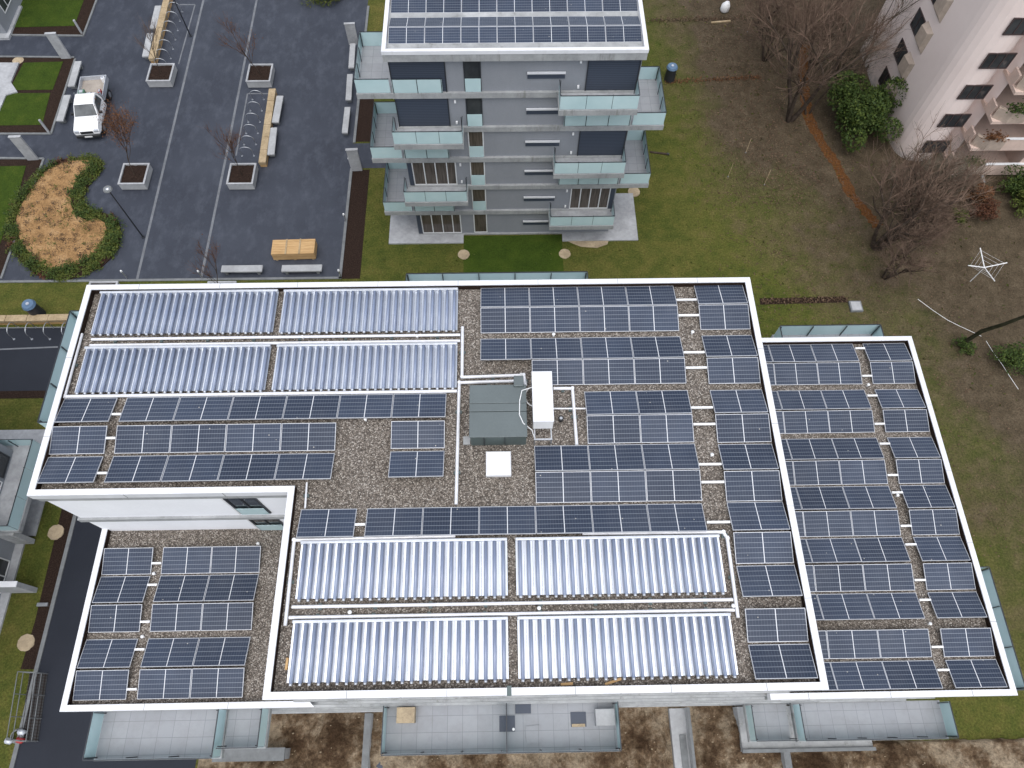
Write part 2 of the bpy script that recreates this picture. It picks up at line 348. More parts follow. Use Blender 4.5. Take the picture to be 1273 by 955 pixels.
# mulch along the plaza's right side and the far house's path
struct(MB().sheet([(XK + .16, 26.4), (-9.15, 26.4), (-9.15, 35.5), (XK + .16, 35.5)], .006).build('mulch_bed', 'mulch'))
struct(MB().sheet([(XK + .16, 38.1), (-9.3, 38.1), (-9.3, 44.8), (XK + .16, 44.8)], .006).build('mulch_bed', 'mulch'))
struct(MB().sheet([(-24.3, 5.5), (-23.68, 5.5), (-23.68, 14.6), (-24.5, 14.6)], .006).build('mulch_bed', 'mulch'))
struct(MB().sheet([(-24.4, 3.2), (-23.68, 3.2), (-23.68, 5.5), (-24.3, 5.5)], .006).build('mulch_bed', 'mulch'))
struct(MB().sheet([(-60, 18.2), (-19, 18.2), (-19, 18.7), (-60, 18.7)], .007).build('mulch_bed', 'mulch'))
struct(MB().sheet([at(944, 371), at(1050, 369), at(1054, 376), at(945, 379)], .005).build('mulch_strip', 'mulch'))
# rust coloured bark path between the trees
def ribbon(pts, w, z, n=10):
    P = [at(*p) for p in pts]; L = []; Rr = []
    full = []
    for i in range(len(P) - 1):
        for j in range(n): full.append(P[i].lerp(P[i + 1], j / n))
    full.append(P[-1])
    m = MB()
    for i, p in enumerate(full):
        d = (full[min(i + 1, len(full) - 1)] - full[max(i - 1, 0)]).normalized(); nn = Vector((-d.y, d.x, 0))
        L.append(p + nn * (w / 2 + random.uniform(-.1, .1))); Rr.append(p - nn * (w / 2 + random.uniform(-.1, .1)))
    for i in range(len(full) - 1):
        a, b, c, d = L[i], L[i + 1], Rr[i + 1], Rr[i]
        for q in (a, b, c, d): q.z = z
        m.quad(d, c, b, a)
    return m
struct(ribbon([(1001, 55), (998, 80), (1001, 118), (1003, 143), (1022, 178), (1040, 205), (1057, 240), (1075, 262), (1092, 282)], .72, .006).build('bark_path', 'bark_path'))
# bare excavated earth in front of the house: a rough heightfield
from mathutils import noise as NZ
m = MB(); x0, x1, y0, y1, st = -14.7, 26.0, -5.0, 1.05, .11
nx = int((x1 - x0) / st); ny = int((y1 - y0) / st)
def hgt(x, y):
    h = .16 + .30 * NZ.noise(Vector((x * .55, y * .55, 0))) + .20 * NZ.noise(Vector((x * 1.7, y * 1.7, 3))) + .12 * NZ.noise(Vector((x * 4.5, y * 4.5, 5))) + .07 * NZ.noise(Vector((x * 10, y * 10, 7)))
    for cx, cy, a, r in ((-8.2, -.5, 1.0, 1.4), (11.1, -.6, 1.1, 1.1), (14.5, -1.9, 1.0, 1.5), (18.5, -2.0, .7, 1.4), (5.6, -1.6, .45, 1.1), (-11.5, -2.0, .7, 1.6), (1.5, -2.2, .5, 1.3)):
        d = ((x - cx) ** 2 + (y - cy) ** 2) / (r * r); h += a * math.exp(-d * 1.3)
    h -= .55 * math.exp(-((x - 8.5) / .9) ** 2)
    if x > 16.6 and y > -.75: h -= 1.3 * min(1, (x - 16.6) / .8) * min(1, (y + .75) / .4 + .2)
    return h + .12
for j in range(ny + 1):
    for i in range(nx + 1):
        x, y = x0 + i * st, y0 + j * st; m.v.append((x, y, hgt(x, y)))
for j in range(ny):
    for i in range(nx):
        a = j * (nx + 1) + i; m.f.append((a, a + 1, a + nx + 2, a + nx + 1))
struct(m.build('earth', 'soil', smooth=True))
struct(MB().sheet([(-14.8, -5), (16.4, -5), (16.4, 1.05), (-14.8, 1.05)], .003).build('earth', 'soil'))
m = MB()
for _ in range(420):
    x, y = random.uniform(-14, 21), random.uniform(-3.2, .8); s_ = random.choice((.02, .025, .03, .045))
    z = hgt(x, y) + s_ * .3
    m.tube([(x - s_, y, z), (x, y, z + s_ * .6), (x + s_, y + s_ * .3, z)], [s_ * .4, s_ * .9, s_ * .4], 5)
stuff(m.build('stones', 'sand'), 'pale stones scattered over the dug brown earth before the house', 'stones')
def disc(px, py, r, label):
    p = at(px, py); n = 26; m = MB()
    ring = [(p.x + r * math.cos(2 * PI * i / n) * random.uniform(.94, 1.05), p.y + r * math.sin(2 * PI * i / n) * random.uniform(.94, 1.05)) for i in range(n)]
    tag(m.prism(ring, 0, .06, False).build('gravel_soakaway', 'sand'), label, 'gravel pit', 'round gravel soakaways')
disc(576.5, 317, .38, 'round patch of pale gravel on the lawn below the far house, left one')
disc(702, 316, .38, 'round patch of pale gravel on the lawn below the far house, right one')
disc(788, 239, .42, 'round patch of pale gravel behind the corner of the far house terrace')
disc(70, 662, .42, 'pale gravel disc beside the narrow road near the white wall corner')
disc(33, 799, .42, 'pale gravel disc beside the narrow road above the railed stairwell')
disc(23, 76, .42, 'pale gravel disc at the left edge beside a small lawn')

# ------------------------------------------------------------------ solar panels
_pm = {}
GAPX = .016
def panel_proto(w, d):
    key = (round(w, 2), round(d, 2))
    if key in _pm: return _pm[key]
    fr = MB(); b = .0165; h = .035; hw, hd = (w - GAPX) / 2, d / 2
    fr.box(-hw, hw, -hd, -hd + b, -h, .0); fr.box(-hw, hw, hd - b, hd, -h, .0); fr.box(-hw, -hw + b, -hd + b, hd - b, -h, .0); fr.box(hw - b, hw, -hd + b, hd - b, -h, .0)
    a = fr.build('frame', 'alu', local=True)
    g = MB(); z = -.004; x, y = hw - b, hd - b
    g.quad((-x, -y, z), (x, -y, z), (x, y, z), (-x, y, z), [(0, 0), (1, 0), (1, 1), (0, 1)]); g.quad((-x, -y, -.03), (-x, y, -.03), (x, y, -.03), (x, -y, -.03), [(.02, .02)] * 4)
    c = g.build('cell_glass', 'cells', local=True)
    s_ = MB()
    for sx in (-.6, .6): s_.box(sx - .03, sx + .03, -hd + .02, hd - .02, -.075, -h)
    r = s_.build('mounting_rail', 'alu', local=True)
    _pm[key] = [a, c, r]; return _pm[key]
_used = set()
def panels(area, cap, x0, n, pitch, y_hi, y_lo, facing, row, group, gaps=None, names=None, total=None, off=0):
    """one row of tilted modules; facing N slopes away from the camera, S towards it"""
    zl, zh = cap - .2, cap
    dep = math.hypot(y_hi - y_lo, zh - zl) - .012
    ang = math.atan2(zh - zl, y_hi - y_lo) * (-1 if facing == 'N' else 1)
    protos = panel_proto(pitch, dep); tot = total or n
    for i in range(n):
        lab = 'blue solar panel on %s, %s%s' % (area, row, ', ' + nth(i + off, tot, 'left') if tot > 1 else '')
        o = thing('solar_panel', lab, 'solar panel', (x0 + pitch * (i + .5), (y_hi + y_lo) / 2, (zl + zh) / 2), 0, group)
        o.rotation_euler = (ang + random.uniform(-.012, .012), random.uniform(-.008, .008), random.uniform(-.003, .003))
        for p in protos:
            if p.name in _used: c = p.copy(); COL.objects.link(c)
            else: c = p; _used.add(p.name)
            c.parent = o
MR, LW, FR = 16.9, 12.3, 14.6     # top of the parapets: main roof, two lower wings, far house
GM = 'solar panels of the middle block'
P0 = -.79; PM = 1.762
mid = [(P0, 4, 14.58, 13.64, 'N'), (P0, 4, 13.61, 12.67, 'S'), (P0, 4, 12.45, 11.51, 'N'), (P0 + PM, 3, 11.48, 10.6, 'S'), (P0 + 2 * PM, 2, 10.35, 9.41, 'N'), (P0 + 2 * PM, 2, 9.38, 8.45, 'S'), (P0 + PM, 3, 8.41, 7.47, 'N'), (P0 + PM, 3, 7.44, 6.47, 'S')]
for i, (x, n, a, b, f) in enumerate(mid): panels('middle of main roof', MR, x, n, PM, a, b, f, ORDS[i] + ' row from back', GM)
panels('middle of main roof', MR, -6.42, 1, PM, 6.39, 5.45, 'N', 'front row', GM, total=7)
panels('middle of main roof', MR, -4.34, 6, PM, 6.39, 5.45, 'N', 'front row', GM, total=7, off=1)
rc = [(14.62, 13.66, 'N'), (13.62, 12.7, 'S'), (12.47, 11.53, 'N'), (11.48, 10.57, 'S'), (10.34, 9.41, 'N'), (9.36, 8.42, 'S'), (8.37, 7.43, 'N'), (7.38, 6.43, 'S'), (6.41, 5.46, 'N'), (5.4, 4.47, 'S'), (4.42, 3.47, 'N'), (3.13, 2.2, 'S'), (2.15, 1.2, 'N')]
for i, (a, b, f) in enumerate(rc): panels('right edge column of main roof', MR, 7.01, 1, 1.79, a, b, f, ORDS[i] + ' from back', 'solar panels of the right edge column')
ml = [(10.35, 9.4, 'N'), (9.25, 8.34, 'S'), (8.26, 7.31, 'N')]
for i, (a, b, f) in enumerate(ml):
    row = ('back', 'middle', 'front')[i] + ' row'; G = 'solar panels of the left block'; tot = 7 if i == 0 else 6
    panels('left part of main roof', MR, -14.8, 1, 1.79, a, b, f, row, G, total=tot)
    panels('left part of main roof', MR, -12.7, 6 if i == 0 else 4, 1.795, a, b, f, row, G, total=tot, off=1)
    if i: panels('left part of main roof', MR, -3.72, 1, 1.77, a + .02, b + .03, f, row, G, total=tot, off=5)
ll = [(6.31, 5.37, 'S'), (5.32, 4.36, 'N'), (4.29, 3.37, 'S'), (3.15, 2.19, 'N'), (2.12, 1.18, 'S')]
for i, (a, b, f) in enumerate(ll):
    panels('lower left wing', LW, -14.76, 1, 1.81, a, b, f, ORDS[i] + ' row from back', 'solar panels of the lower left wing', total=3)
    panels('lower left wing', LW, -12.6, 2, 1.795, a, b, f, ORDS[i] + ' row from back', 'solar panels of the lower left wing', total=3, off=1)
lr = [(14.58, 13.65, 'N'), (13.59, 12.67, 'S'), (12.42, 11.49, 'N'), (11.42, 10.52, 'S'), (10.3, 9.36, 'N'), (9.3, 8.37, 'S'), (8.31, 7.36, 'N'), (7.29, 6.36, 'S'), (6.3, 5.36, 'N'), (5.28, 4.35, 'S'), (4.28, 3.35, 'N'), (3.0, 2.07, 'S'), (1.98, 1.06, 'N')]
for i, (a, b, f) in enumerate(lr):
    panels('right wing', LW, 9.43, 3, 1.807, a, b, f, ORDS[i] + ' row from back', 'solar panels of the right wing', total=4)
    panels('right wing', LW, 15.27, 1, 1.80, a, b, f, ORDS[i] + ' row from back', 'solar panels of the right wing', total=4, off=3)
fr_ = [(34.4, 33.47, 'N'), (33.43, 32.5, 'S'), (32.18, 31.25, 'N'), (31.21, 30.28, 'S')]
for i, (a, b, f) in enumerate(fr_):
    panels('far grey house roof', FR, -5.42, 7, 1.777, a, b, f, ('rearmost', 'third', 'second', 'nearest')[i] + ' row', 'solar panels on the far house')

# small white cable trays that bridge the gaps between panel blocks
def tray(x0, x1, y, z, label): tag(MB().box(x0, x1, y - .035, y + .035, z, z + .05).box(x0 + .02, x1 - .02, y - .02, y + .02, z + .05, z + .056).build('cable_tray', 'white_plastic'), label, 'cable tray', 'white cable trays between panel blocks')
for i, y in enumerate((13.9, 13.25, 11.75, 11.15, 9.65, 9.05, 7.65, 7.05, 5.75)): tray(6.27, 7.0, y, MR - .13, 'white cable tray across right gap of main roof, %s from back' % ORDS[i])
for i, y in enumerate((14.3, 13.0, 12.1, 10.85, 10.0, 8.7, 8.0, 6.7, 6.0, 4.7, 4.0, 2.4, 1.65)): tray(14.86, 15.27, y, LW - .13, 'white cable tray across gap of right wing, %s from back' % ORDS[i])
for i, y in enumerate((9.7, 8.85, 7.65)): tray(-13.01, -12.71, y, MR - .13, 'white cable tray across left gap of main roof, %s from back' % ORDS[i])
for i, y in enumerate((5.75, 4.98, 3.7, 2.78, 1.5)): tray(-12.95, -12.61, y, LW - .13, 'white cable tray across gap of lower left wing, %s from back' % ORDS[i])
tray(-4.66, -4.35, 5.85, MR - .13, 'white cable tray in the front panel row of the main roof')

# ------------------------------------------------------------------ tube collectors
def collector(x0, x1, y0, y1, z, label, n=24):
    o = thing('tube_collector', label, 'solar collector', ((x0 + x1) / 2, (y0 + y1) / 2, z), 0, 'evacuated tube collectors')
    p = (x1 - x0) / n; ya, yb = y0 + .09, y1 - .07
    mi = MB(); t0 = c0 = None
    for i in range(n):
        xc = x0 + p * (i + .5)
        # curved reflector trough
        K = 7; w = p * .5 - .004
        prof = [(xc + w * t, z + .055 + .016 * abs(t) ** 2.2) for t in [-1 + 2 * k / (K - 1) for k in range(K)]]
        b = len(mi.v)
        for (x, zz) in prof: mi.v += [(x, ya, zz), (x, yb, zz)]
        for k in range(K - 1): mi.f.append((b + 2 * k, b + 2 * k + 2, b + 2 * k + 3, b + 2 * k + 1))
        if i == 0:
            t0 = MB().tube([(xc, ya - .03, z + .125), (xc, yb + .03, z + .125)], .054, 10).build('vacuum_tube', 'tube', o, smooth=True)
            c0 = MB().tube([(xc, y0 - .0, z + .125), (xc, ya - .03, z + .125)], .045, 8).build('tube_cap', 'header', t0, smooth=True)
        else: copy_tree(t0, loc=(p * i, 0, 0), parent=o)
    me = mi.build('reflector', 'mirror', o, smooth=True)
    MB().box(x0, x1, y1 - .09, y1, z + .03, z + .2).build('manifold', 'header', o, bevel=.02)
    MB().box(x0 + .1, x1 - .1, y0 + .3, y0 + .34, z - .08, z + .03).box(x0 + .1, x1 - .1, y1 - .5, y1 - .46, z - .08, z + .03).build('support_rail', 'alu', o)
    return o
zc = MR - .24
collector(-14.5, -8.1, 12.72, 14.53, zc, 'blue tube collector in the back left corner of the main roof')
collector(-7.9, -1.6, 12.70, 14.51, zc, 'blue tube collector along the back edge, left of the middle panel block')
collector(-14.5, -8.08, 10.46, 12.26, zc, 'blue tube collector at the left edge, second row from back')
collector(-7.87, -1.59, 10.46, 12.25, zc, 'blue tube collector behind the long panel row, left of the roof hatch')
collector(-6.28, .05, 3.56, 5.36, zc, 'blue and white tube collector in front of the panels, upper left of four')
collector(.3, 6.6, 3.56, 5.36, zc, 'whitish tube collector in front of the panels, upper right of four')
collector(-6.26, .04, 1.25, 3.03, zc, 'blue and white tube collector at the front edge of the main roof, left one')
collector(.31, 6.6, 1.25, 3.03, zc, 'bright white tube collector at the front edge of the main roof, right one')

# ------------------------------------------------------------------ lagged pipes
def pipe(pts, r, label, z=MR - .17, world=False):
    m = MB(); P = [Vector((x, y, z)) for x, y in pts] if world else [at(x, y, z) for x, y in pts]
    for a, b in zip(P[:-1], P[1:]): m.tube([a, b], r, 10)
    for p in P[1:-1]: m.tube([p + Vector((0, 0, -r)), p + Vector((0, 0, r))], r * 1.12, 10)
    L = sum((b - a).length for a, b in zip(P[:-1], P[1:]))
    o = thing('lagged_pipe', label, 'pipe', (P[0].x, P[0].y, z - r), 0, 'white lagged pipes on the main roof')
    m.build('lagging', 'lag', o, smooth=False)
    br = MB()
    for a, b in zip(P[:-1], P[1:]):
        n = max(1, int((b - a).length / 1.6))
        for i in range(n):
            q = a.lerp(b, (i + .5) / n); d = (b - a).normalized(); w = Vector((-d.y, d.x, 0))
            br.box(q.x - .05 - abs(w.x) * r, q.x + .05 + abs(w.x) * r, q.y - .05 - abs(w.y) * r, q.y + .05 + abs(w.y) * r, z - .13, z - r * .9)
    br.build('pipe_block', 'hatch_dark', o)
    return o
pipe([(575, 406.6), (574.4, 469), (651, 466.5), (653.5, 480)], .055, 'white lagged pipe running from the back collector gap to the hatch')
pipe([(644, 473.8), (571, 475.8), (567, 627)], .055, 'white lagged pipe bending left past the hatch to the front panels')
pipe([(101.8, 415), (80.5, 493), (568, 486.3)], .055, 'white lagged pipe along the left edge and under the second collectors')
pipe([(-14.4, 12.6), (-1.5, 12.6)], .05, 'white lagged pipe below the back collectors, rear one of two', world=True)
pipe([(-14.4, 12.36), (-1.5, 12.36)], .05, 'white lagged pipe below the back collectors, front one of two', world=True)
pipe([(-6.35, 3.42), (6.75, 3.42)], .05, 'white lagged pipe between the front collectors, rear one of two', world=True)
pipe([(-6.4, 3.12), (6.75, 3.12)], .05, 'white lagged pipe between the front collectors, front one of two', world=True)
pipe([(354.5, 778), (365.8, 671.5), (566, 666.6)], .055, 'white lagged pipe at the upper left corner of the front collectors')
pipe([(724, 663.4), (899, 661.5), (904, 669), (917.5, 768)], .055, 'white lagged pipe around the upper right corner of the front collectors')
pipe([(688, 483), (711.6, 483), (717, 553)], .055, 'white lagged pipe leaving the white unit on its right side')
pipe([(688, 508), (730, 508)], .028, 'thin white pipe between the white unit and the panels')
pipe([(381.5, 600), (379.3, 632)], .03, 'short white pipe right of the roof notch between two panel rows')

# ------------------------------------------------------------------ roof furniture of the main house
zg = MR - .28
def hatch():
    o = thing('roof_hatch', 'grey green sheet metal hatch house in the middle of the main roof', 'roof hatch', (-.2, 9.4, zg))
    x0, x1, y0, y1, zt = -1.12, .74, 8.45, 10.3, zg + .8
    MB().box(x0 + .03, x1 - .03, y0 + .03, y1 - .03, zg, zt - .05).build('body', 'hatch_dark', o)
    MB().box(x0, x1, y0, 9.33, zt - .05, zt).build('cover', 'hatch', o, bevel=.012)
    MB().box(x0, x1, 9.345, 9.62, zt - .05, zt + .012).build('cover', 'hatch', o, bevel=.012)
    MB().box(x0, x1, 9.635, y1, zt - .05, zt).build('cover', 'hatch', o, bevel=.012)
    MB().box(.34, .66, y1 - .1, y1 + .28, zg, zt + .1).build('vent_box', 'hatch', o, bevel=.015)
    m = MB()
    for x in (-.65, .02): m.box(x - .012, x + .012, y0 - .004, y0 + .03, zg + .02, zt - .06)
    m.build('seam', 'dark_metal', o)
hatch()
def vunit():
    o = thing('ventilation_unit', 'white box unit on a steel stand right of the roof hatch', 'ventilation unit', (1.26, 9.6, zg))
    x0, x1, y0, y1 = .94, 1.58, 8.85, 10.62; zb, zt = zg + .45, zg + 1.05
    MB().box(x0, x1, y0, y1, zb, zt).build('casing', 'white_plastic', o, bevel=.02)
    MB().box(x0 - .012, x1 + .012, y0 - .012, y1 + .012, zt, zt + .03).build('lid', 'white', o)
    n = 28; r = .29
    MB().tube([(1.27 + r * math.cos(2 * PI * i / n), 10.2 + r * math.sin(2 * PI * i / n), zt + .035) for i in range(n + 1)], .012, 5).build('cable_ring', 'white_plastic', o)
    for i, (x, y) in enumerate(((x0 + .05, y0 - .35), (x1 - .05, y0 - .35), (x0 + .05, y1 - .05), (x1 - .05, y1 - .05))): MB().tube([(x, y, zg), (x, y, zb)], .025, 6).build('leg', 'steel', o)
    MB().box(x0 + .02, x1 - .02, y0 - .38, y0 - .33, zb - .06, zb - .01).box(x0 + .03, x0 + .07, y0 - .38, y1, zb - .06, zb - .012).box(x1 - .07, x1 - .03, y0 - .38, y1, zb - .06, zb - .012).build('stand', 'steel', o)
vunit()
m = MB(); P = [(.95, 10.1, zg + 1.0), (.6, 10.05, zg + .86), (.52, 9.7, zg + .83), (.5, 9.2, zg + .83), (.62, 8.9, zg + .83), (.9, 8.75, zg + .6), (.98, 8.6, zg + .3)]
tag(m.tube(P, .016, 5).build('cable', 'white_plastic'), 'white cable looping over the hatch edge beside the white unit', 'cable')
m = MB(); n = 26
tag(m.tube([(1.0 + .28 * math.cos(2.2 + 3.6 * i / n), 10.0 + .36 * math.sin(2.2 + 3.6 * i / n), zg + .5) for i in range(n + 1)], .02, 5).build('hose', 'white_plastic'), 'curved white hose hanging on the left of the white unit', 'hose')
o = thing('skylight', 'square white skylight on the gravel in front of the roof hatch', 'skylight', (-.19, 7.8, zg))
MB().box(-.6, .21, 7.38, 8.2, zg, zg + .16).build('upstand', 'white', o)
MB().box(-.58, .19, 7.4, 8.18, zg + .16, zg + .2).build('cover', 'white_plastic', o, bevel=.03)
o = thing('floodlight', 'small black device on the gravel right of the white unit', 'roof device', (1.9, 9.35, zg))
MB().cyl(1.9, 9.35, zg, zg + .14, .09, 12).build('body', 'plastic_black', o); MB().cyl(1.9, 9.35, zg + .14, zg + .16, .05, 10).build('lens', 'steel', o)
def vent(px, py, z, label, grp='white vent stubs on the roofs'):
    p = at(px, py, z); o = thing('roof_vent', label, 'roof vent', (p.x, p.y, z), 0, grp)
    MB().cyl(p.x, p.y, z, z + .15, .035, 10).build('pipe', 'white_plastic', o); MB().cyl(p.x, p.y, z + .15, z + .19, .06, 12, .02).build('cap', 'white_plastic', o)
for px, py, z, l in ((455, 523, zg, 'small white vent stub on the gravel between left panels'), (377, 421, zg, 'small white vent stub between back collectors, left one'), (519, 420, zg, 'small white vent stub between back collectors, right one'), (436, 762, zg, 'small white vent stub between front collectors, left one'), (670, 757, zg, 'small white vent stub between front collectors, middle one'), (910, 754, zg, 'small white vent stub at the right end between front collectors'), (860, 415, zg, 'small white vent stub in the right gap of the main roof, rearmost'), (884, 567, zg, 'small white vent stub in the right gap of the main roof, front one'), (688, 418, zg, 'small white vent stub between middle panel rows at the back'),
                     (648, 468, zg + .3, 'small white vent stub behind the roof hatch'),
                     (179, 792, LW - .28, 'small white vent stub in gap of lower left wing, front one'), (193, 714, LW - .28, 'small white vent stub in gap of lower left wing, middle one'), (322, 677, LW - .28, 'small white vent stub behind the lower left wing panels'), (1154, 776, LW - .28, 'small white vent stub in gap of right wing, front one'), (1078, 480, LW - .28, 'small white vent stub in gap of right wing, rear one'), (1114, 617, LW - .28, 'small white vent stub in gap of right wing, middle one')):
    vent(px, py, z, l)
o = MB().box(-1.35, -1.12, 8.5, 8.78, zg, zg + .06).build('paving_stone', 'concrete'); tag(o, 'single grey paving stone on the gravel left of the roof hatch', 'paving stone')
for (a, b, l) in (((358, 818), (356, 833), 'short brown batten on the gravel left of the front collectors'), ((697, 851), (712, 850), 'brown batten on the front edge gravel, left one'), ((752, 851), (772, 844), 'brown batten on the front edge gravel, right one')):
    tag(MB().obox(at(*a, zg), at(*b, zg), .07, zg, zg + .05).build('batten', 'timber2'), l, 'batten', 'loose battens on the gravel')
# ------------------------------------------------------------------ building helpers
def cap_ring(poly, w, z, h=.32):
    """white sheet-metal parapet along a closed rectilinear outline (counter-clockwise); returns one mesh"""
    m = MB(); n = len(poly)
    def inset(i):
        p0, p1, p2 = Vector(poly[i - 1]), Vector(poly[i]), Vector(poly[(i + 1) % n])
        a = (p1 - p0).normalized(); b = (p2 - p1).normalized()
        na, nb = Vector((-a.y, a.x)), Vector((-b.y, b.x)); return p1 + (na + nb) * w
    I = [inset(i) for i in range(n)]
    for i in range(n):
        a, b, c, d = Vector(poly[i]), Vector(poly[(i + 1) % n]), I[(i + 1) % n], I[i]
        T = lambda p, z: (p.x, p.y, z)
        m.quad(T(a, z), T(b, z), T(c, z), T(d, z)); m.quad(T(a, z - h), T(b, z - h), T(b, z), T(a, z)); m.quad(T(d, z), T(c, z), T(c, z - h), T(d, z - h))
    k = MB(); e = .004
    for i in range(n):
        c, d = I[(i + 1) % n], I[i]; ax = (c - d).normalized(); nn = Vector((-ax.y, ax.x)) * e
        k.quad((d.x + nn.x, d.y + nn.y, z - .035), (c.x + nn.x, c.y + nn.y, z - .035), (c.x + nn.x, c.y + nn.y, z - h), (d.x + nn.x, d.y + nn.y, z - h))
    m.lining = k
    return m, I
def glass_side(parent, a, b, z0, z1, post_in=(0, 0)):
    """railing along a-b: tinted panes, dark handrail, posts"""
    a = Vector(a); b = Vector(b); L = (b - a).length; n = max(1, round(L / 1.35)); d = (b - a) / n; u = (b - a).normalized()
    for i in range(n): MB().obox(a + d * i + u * .012, a + d * (i + 1) - u * .012, .016, z0 + .03, z1 - .03).build('glass_pane', 'glass', parent)
    MB().obox(a, b, .035, z1 - .028, z1).build('handrail', 'dark_metal', parent)
    pi = Vector(post_in) * .06
    for i in range(n + 1):
        q = a + d * i + pi
        if i == 0: q = q + u * .05
        if i == n: q = q - u * .05
        MB().box(q.x - .018, q.x + .018, q.y - .018, q.y + .018, z0, z1 - .03).build('rail_post', 'dark_metal', parent)
def balcony(b, x0, x1, y0, y1, z, sides, th=.26, floor='tile', h=.9):
    o = MB().box(x0, x1, y0, y1, z - th, z - .012).build('balcony', 'concrete', b)
    MB().box(x0 + .05, x1 - .05, y0 + .05, y1 - .03, z - .012, z).build('floor', floor, o)
    e = .045
    for s_ in sides:
        if s_ == 'F': glass_side(o, (x0 + e, y0 + e), (x1 - e, y0 + e), z, z + h, (0, 1))
        if s_ == 'B': glass_side(o, (x0 + e, y1 - e), (x1 - e, y1 - e), z, z + h, (0, -1))
        if s_ == 'L': glass_side(o, (x0 + e, y0 + e + .02), (x0 + e, y1 - e - .02), z, z + h, (1, 0))
        if s_ == 'R': glass_side(o, (x1 - e, y0 + e + .02), (x1 - e, y1 - e - .02), z, z + h, (-1, 0))
        if isinstance(s_, tuple): glass_side(o, s_[0], s_[1], z, z + h, s_[2])
    return o
def window_y(b, x0, x1, z0, z1, y, bars=(), frame='win_frame', pane='pane', out=-1, w=.06):
    """window lying in a wall of constant y; out is the outward direction"""
    m = MB(); ya, yb = sorted((y + out * .05, y - out * .02))
    m.box(x0, x1, ya, yb, z0, z0 + w).box(x0, x1, ya, yb, z1 - w, z1).box(x0, x0 + w, ya, yb, z0 + w, z1 - w).box(x1 - w, x1, ya, yb, z0 + w, z1 - w)
    for t in bars: x = x0 + (x1 - x0) * t; m.box(x - w / 2, x + w / 2, ya, yb, z0 + w, z1 - w)
    o = m.build('window', frame, b); yp = y + out * .014
    ys = sorted((yp, yp + out * .004)); MB().box(x0 + w * .6, x1 - w * .6, ys[0], ys[1], z0 + w * .6, z1 - w * .6).build('pane', pane, o); return o
def window_x(b, y0, y1, z0, z1, x, bars=(), frame='win_frame', pane='pane', out=1, w=.06):
    m = MB(); xa, xb = sorted((x + out * .05, x - out * .02))
    m.box(xa, xb, y0, y1, z0, z0 + w).box(xa, xb, y0, y1, z1 - w, z1).box(xa, xb, y0, y0 + w, z0 + w, z1 - w).box(xa, xb, y1 - w, y1, z0 + w, z1 - w)
    for t in bars: y = y0 + (y1 - y0) * t; m.box(xa, xb, y - w / 2, y + w / 2, z0 + w, z1 - w)
    o = m.build('window', frame, b); xs = sorted((x + out * .014, x + out * .018)); MB().box(xs[0], xs[1], y0 + w * .6, y1 - w * .6, z0 + w * .6, z1 - w * .6).build('pane', pane, o); return o
H = 2.34
# ------------------------------------------------------------------ the main house
B = thing('apartment_building', 'large white edged flat roofed apartment house covered in solar panels, in the foreground', 'building', (-3, 8, 0))
main = [(-15.0, 6.9), (-6.84, 6.9), (-6.84, .9), (9.04, .9), (9.04, 14.77), (-15.0, 14.77)]
m, I = cap_ring(main, .2, MR, .36); m.lining.build('roof_membrane', 'mulch', m.build('parapet', 'white', B))
MB().sheet(I, zg).build('roof_gravel', 'gravel', B)
MB().prism([(-14.97, 6.93), (-6.81, 6.93), (-6.81, .93), (9.01, .93), (9.01, 14.74), (-14.97, 14.74)], MR - .70, MR - .362).build('roof_slab', 'concrete', B)
wm = [(-14.95, 7.02), (-6.6, 7.02), (-6.6, 1.14), (8.84, 1.14), (8.84, 14.56), (-14.78, 14.56)]
MB().prism(wm, 0, MR - .702).build('wall', 'white_wall', B)
llp = [(-15.0, .86), (-6.9, .86), (-6.9, 6.96), (-15.0, 6.96)]
# lower left wing
m, I = cap_ring([(-15.0, .84), (-6.5, .84), (-6.5, 7.3), (-15.0, 7.3)], .2, LW, .36)
m.f = [f for k, f in enumerate(m.f) if k // 3 in (0, 3)]; m.lining.f = [m.lining.f[0], m.lining.f[3]]; m.compact(); m.lining.compact(); m.lining.build('roof_membrane', 'mulch', m.build('parapet', 'white', B))
MB().sheet([(-14.81, 1.03), (-6.62, 1.03), (-6.62, 7.15), (-14.81, 7.15)], LW - .28).build('roof_gravel', 'gravel', B)
MB().box(-14.97, -6.9, .87, 7.02, LW - .7, LW - .362).build('roof_slab', 'concrete', B)
MB().box(-14.78, -6.58, 1.08, 7.12, 0, LW - .702).build('wall', 'white_wall', B)
# right wing
m, I = cap_ring([(8.9, .80), (17.33, .80), (17.33, 14.8), (8.9, 14.8)], .2, LW, .36); m.lining.build('roof_membrane', 'mulch', m.build('parapet', 'white', B))
MB().sheet([(8.8, .99), (17.14, .99), (17.14, 14.61), (8.8, 14.61)], LW - .281).build('roof_gravel', 'gravel', B)
MB().box(8.93, 17.3, .83, 14.77, LW - .7, LW - .362).build('roof_slab', 'concrete', B)
MB().box(8.82, 17.1, 1.06, 14.56, 0, LW - .702).build('wall', 'white_wall', B)
# floor bands that show as ledges
for i in range(1, 7):
    z = H * i + (.17 if i < 6 else -.14)
    m = MB()
    if i == 6: m.prism([(-15.04, 6.93), (-6.79, 6.93), (-6.79, .95), (9.0, .95), (9.0, 14.74), (-15.04, 14.74)], z - .27, z)
    elif i < 5: m.prism([(-14.97, .9), (17.28, .9), (17.28, 14.74), (-14.97, 14.74)], z - .36, z)
    if m.v: m.build('floor_band', 'concrete', B)
MB().box(-6.795, 8.995, .93, 1.142, LW - .75, LW - .4).build('floor_band', 'concrete', B)
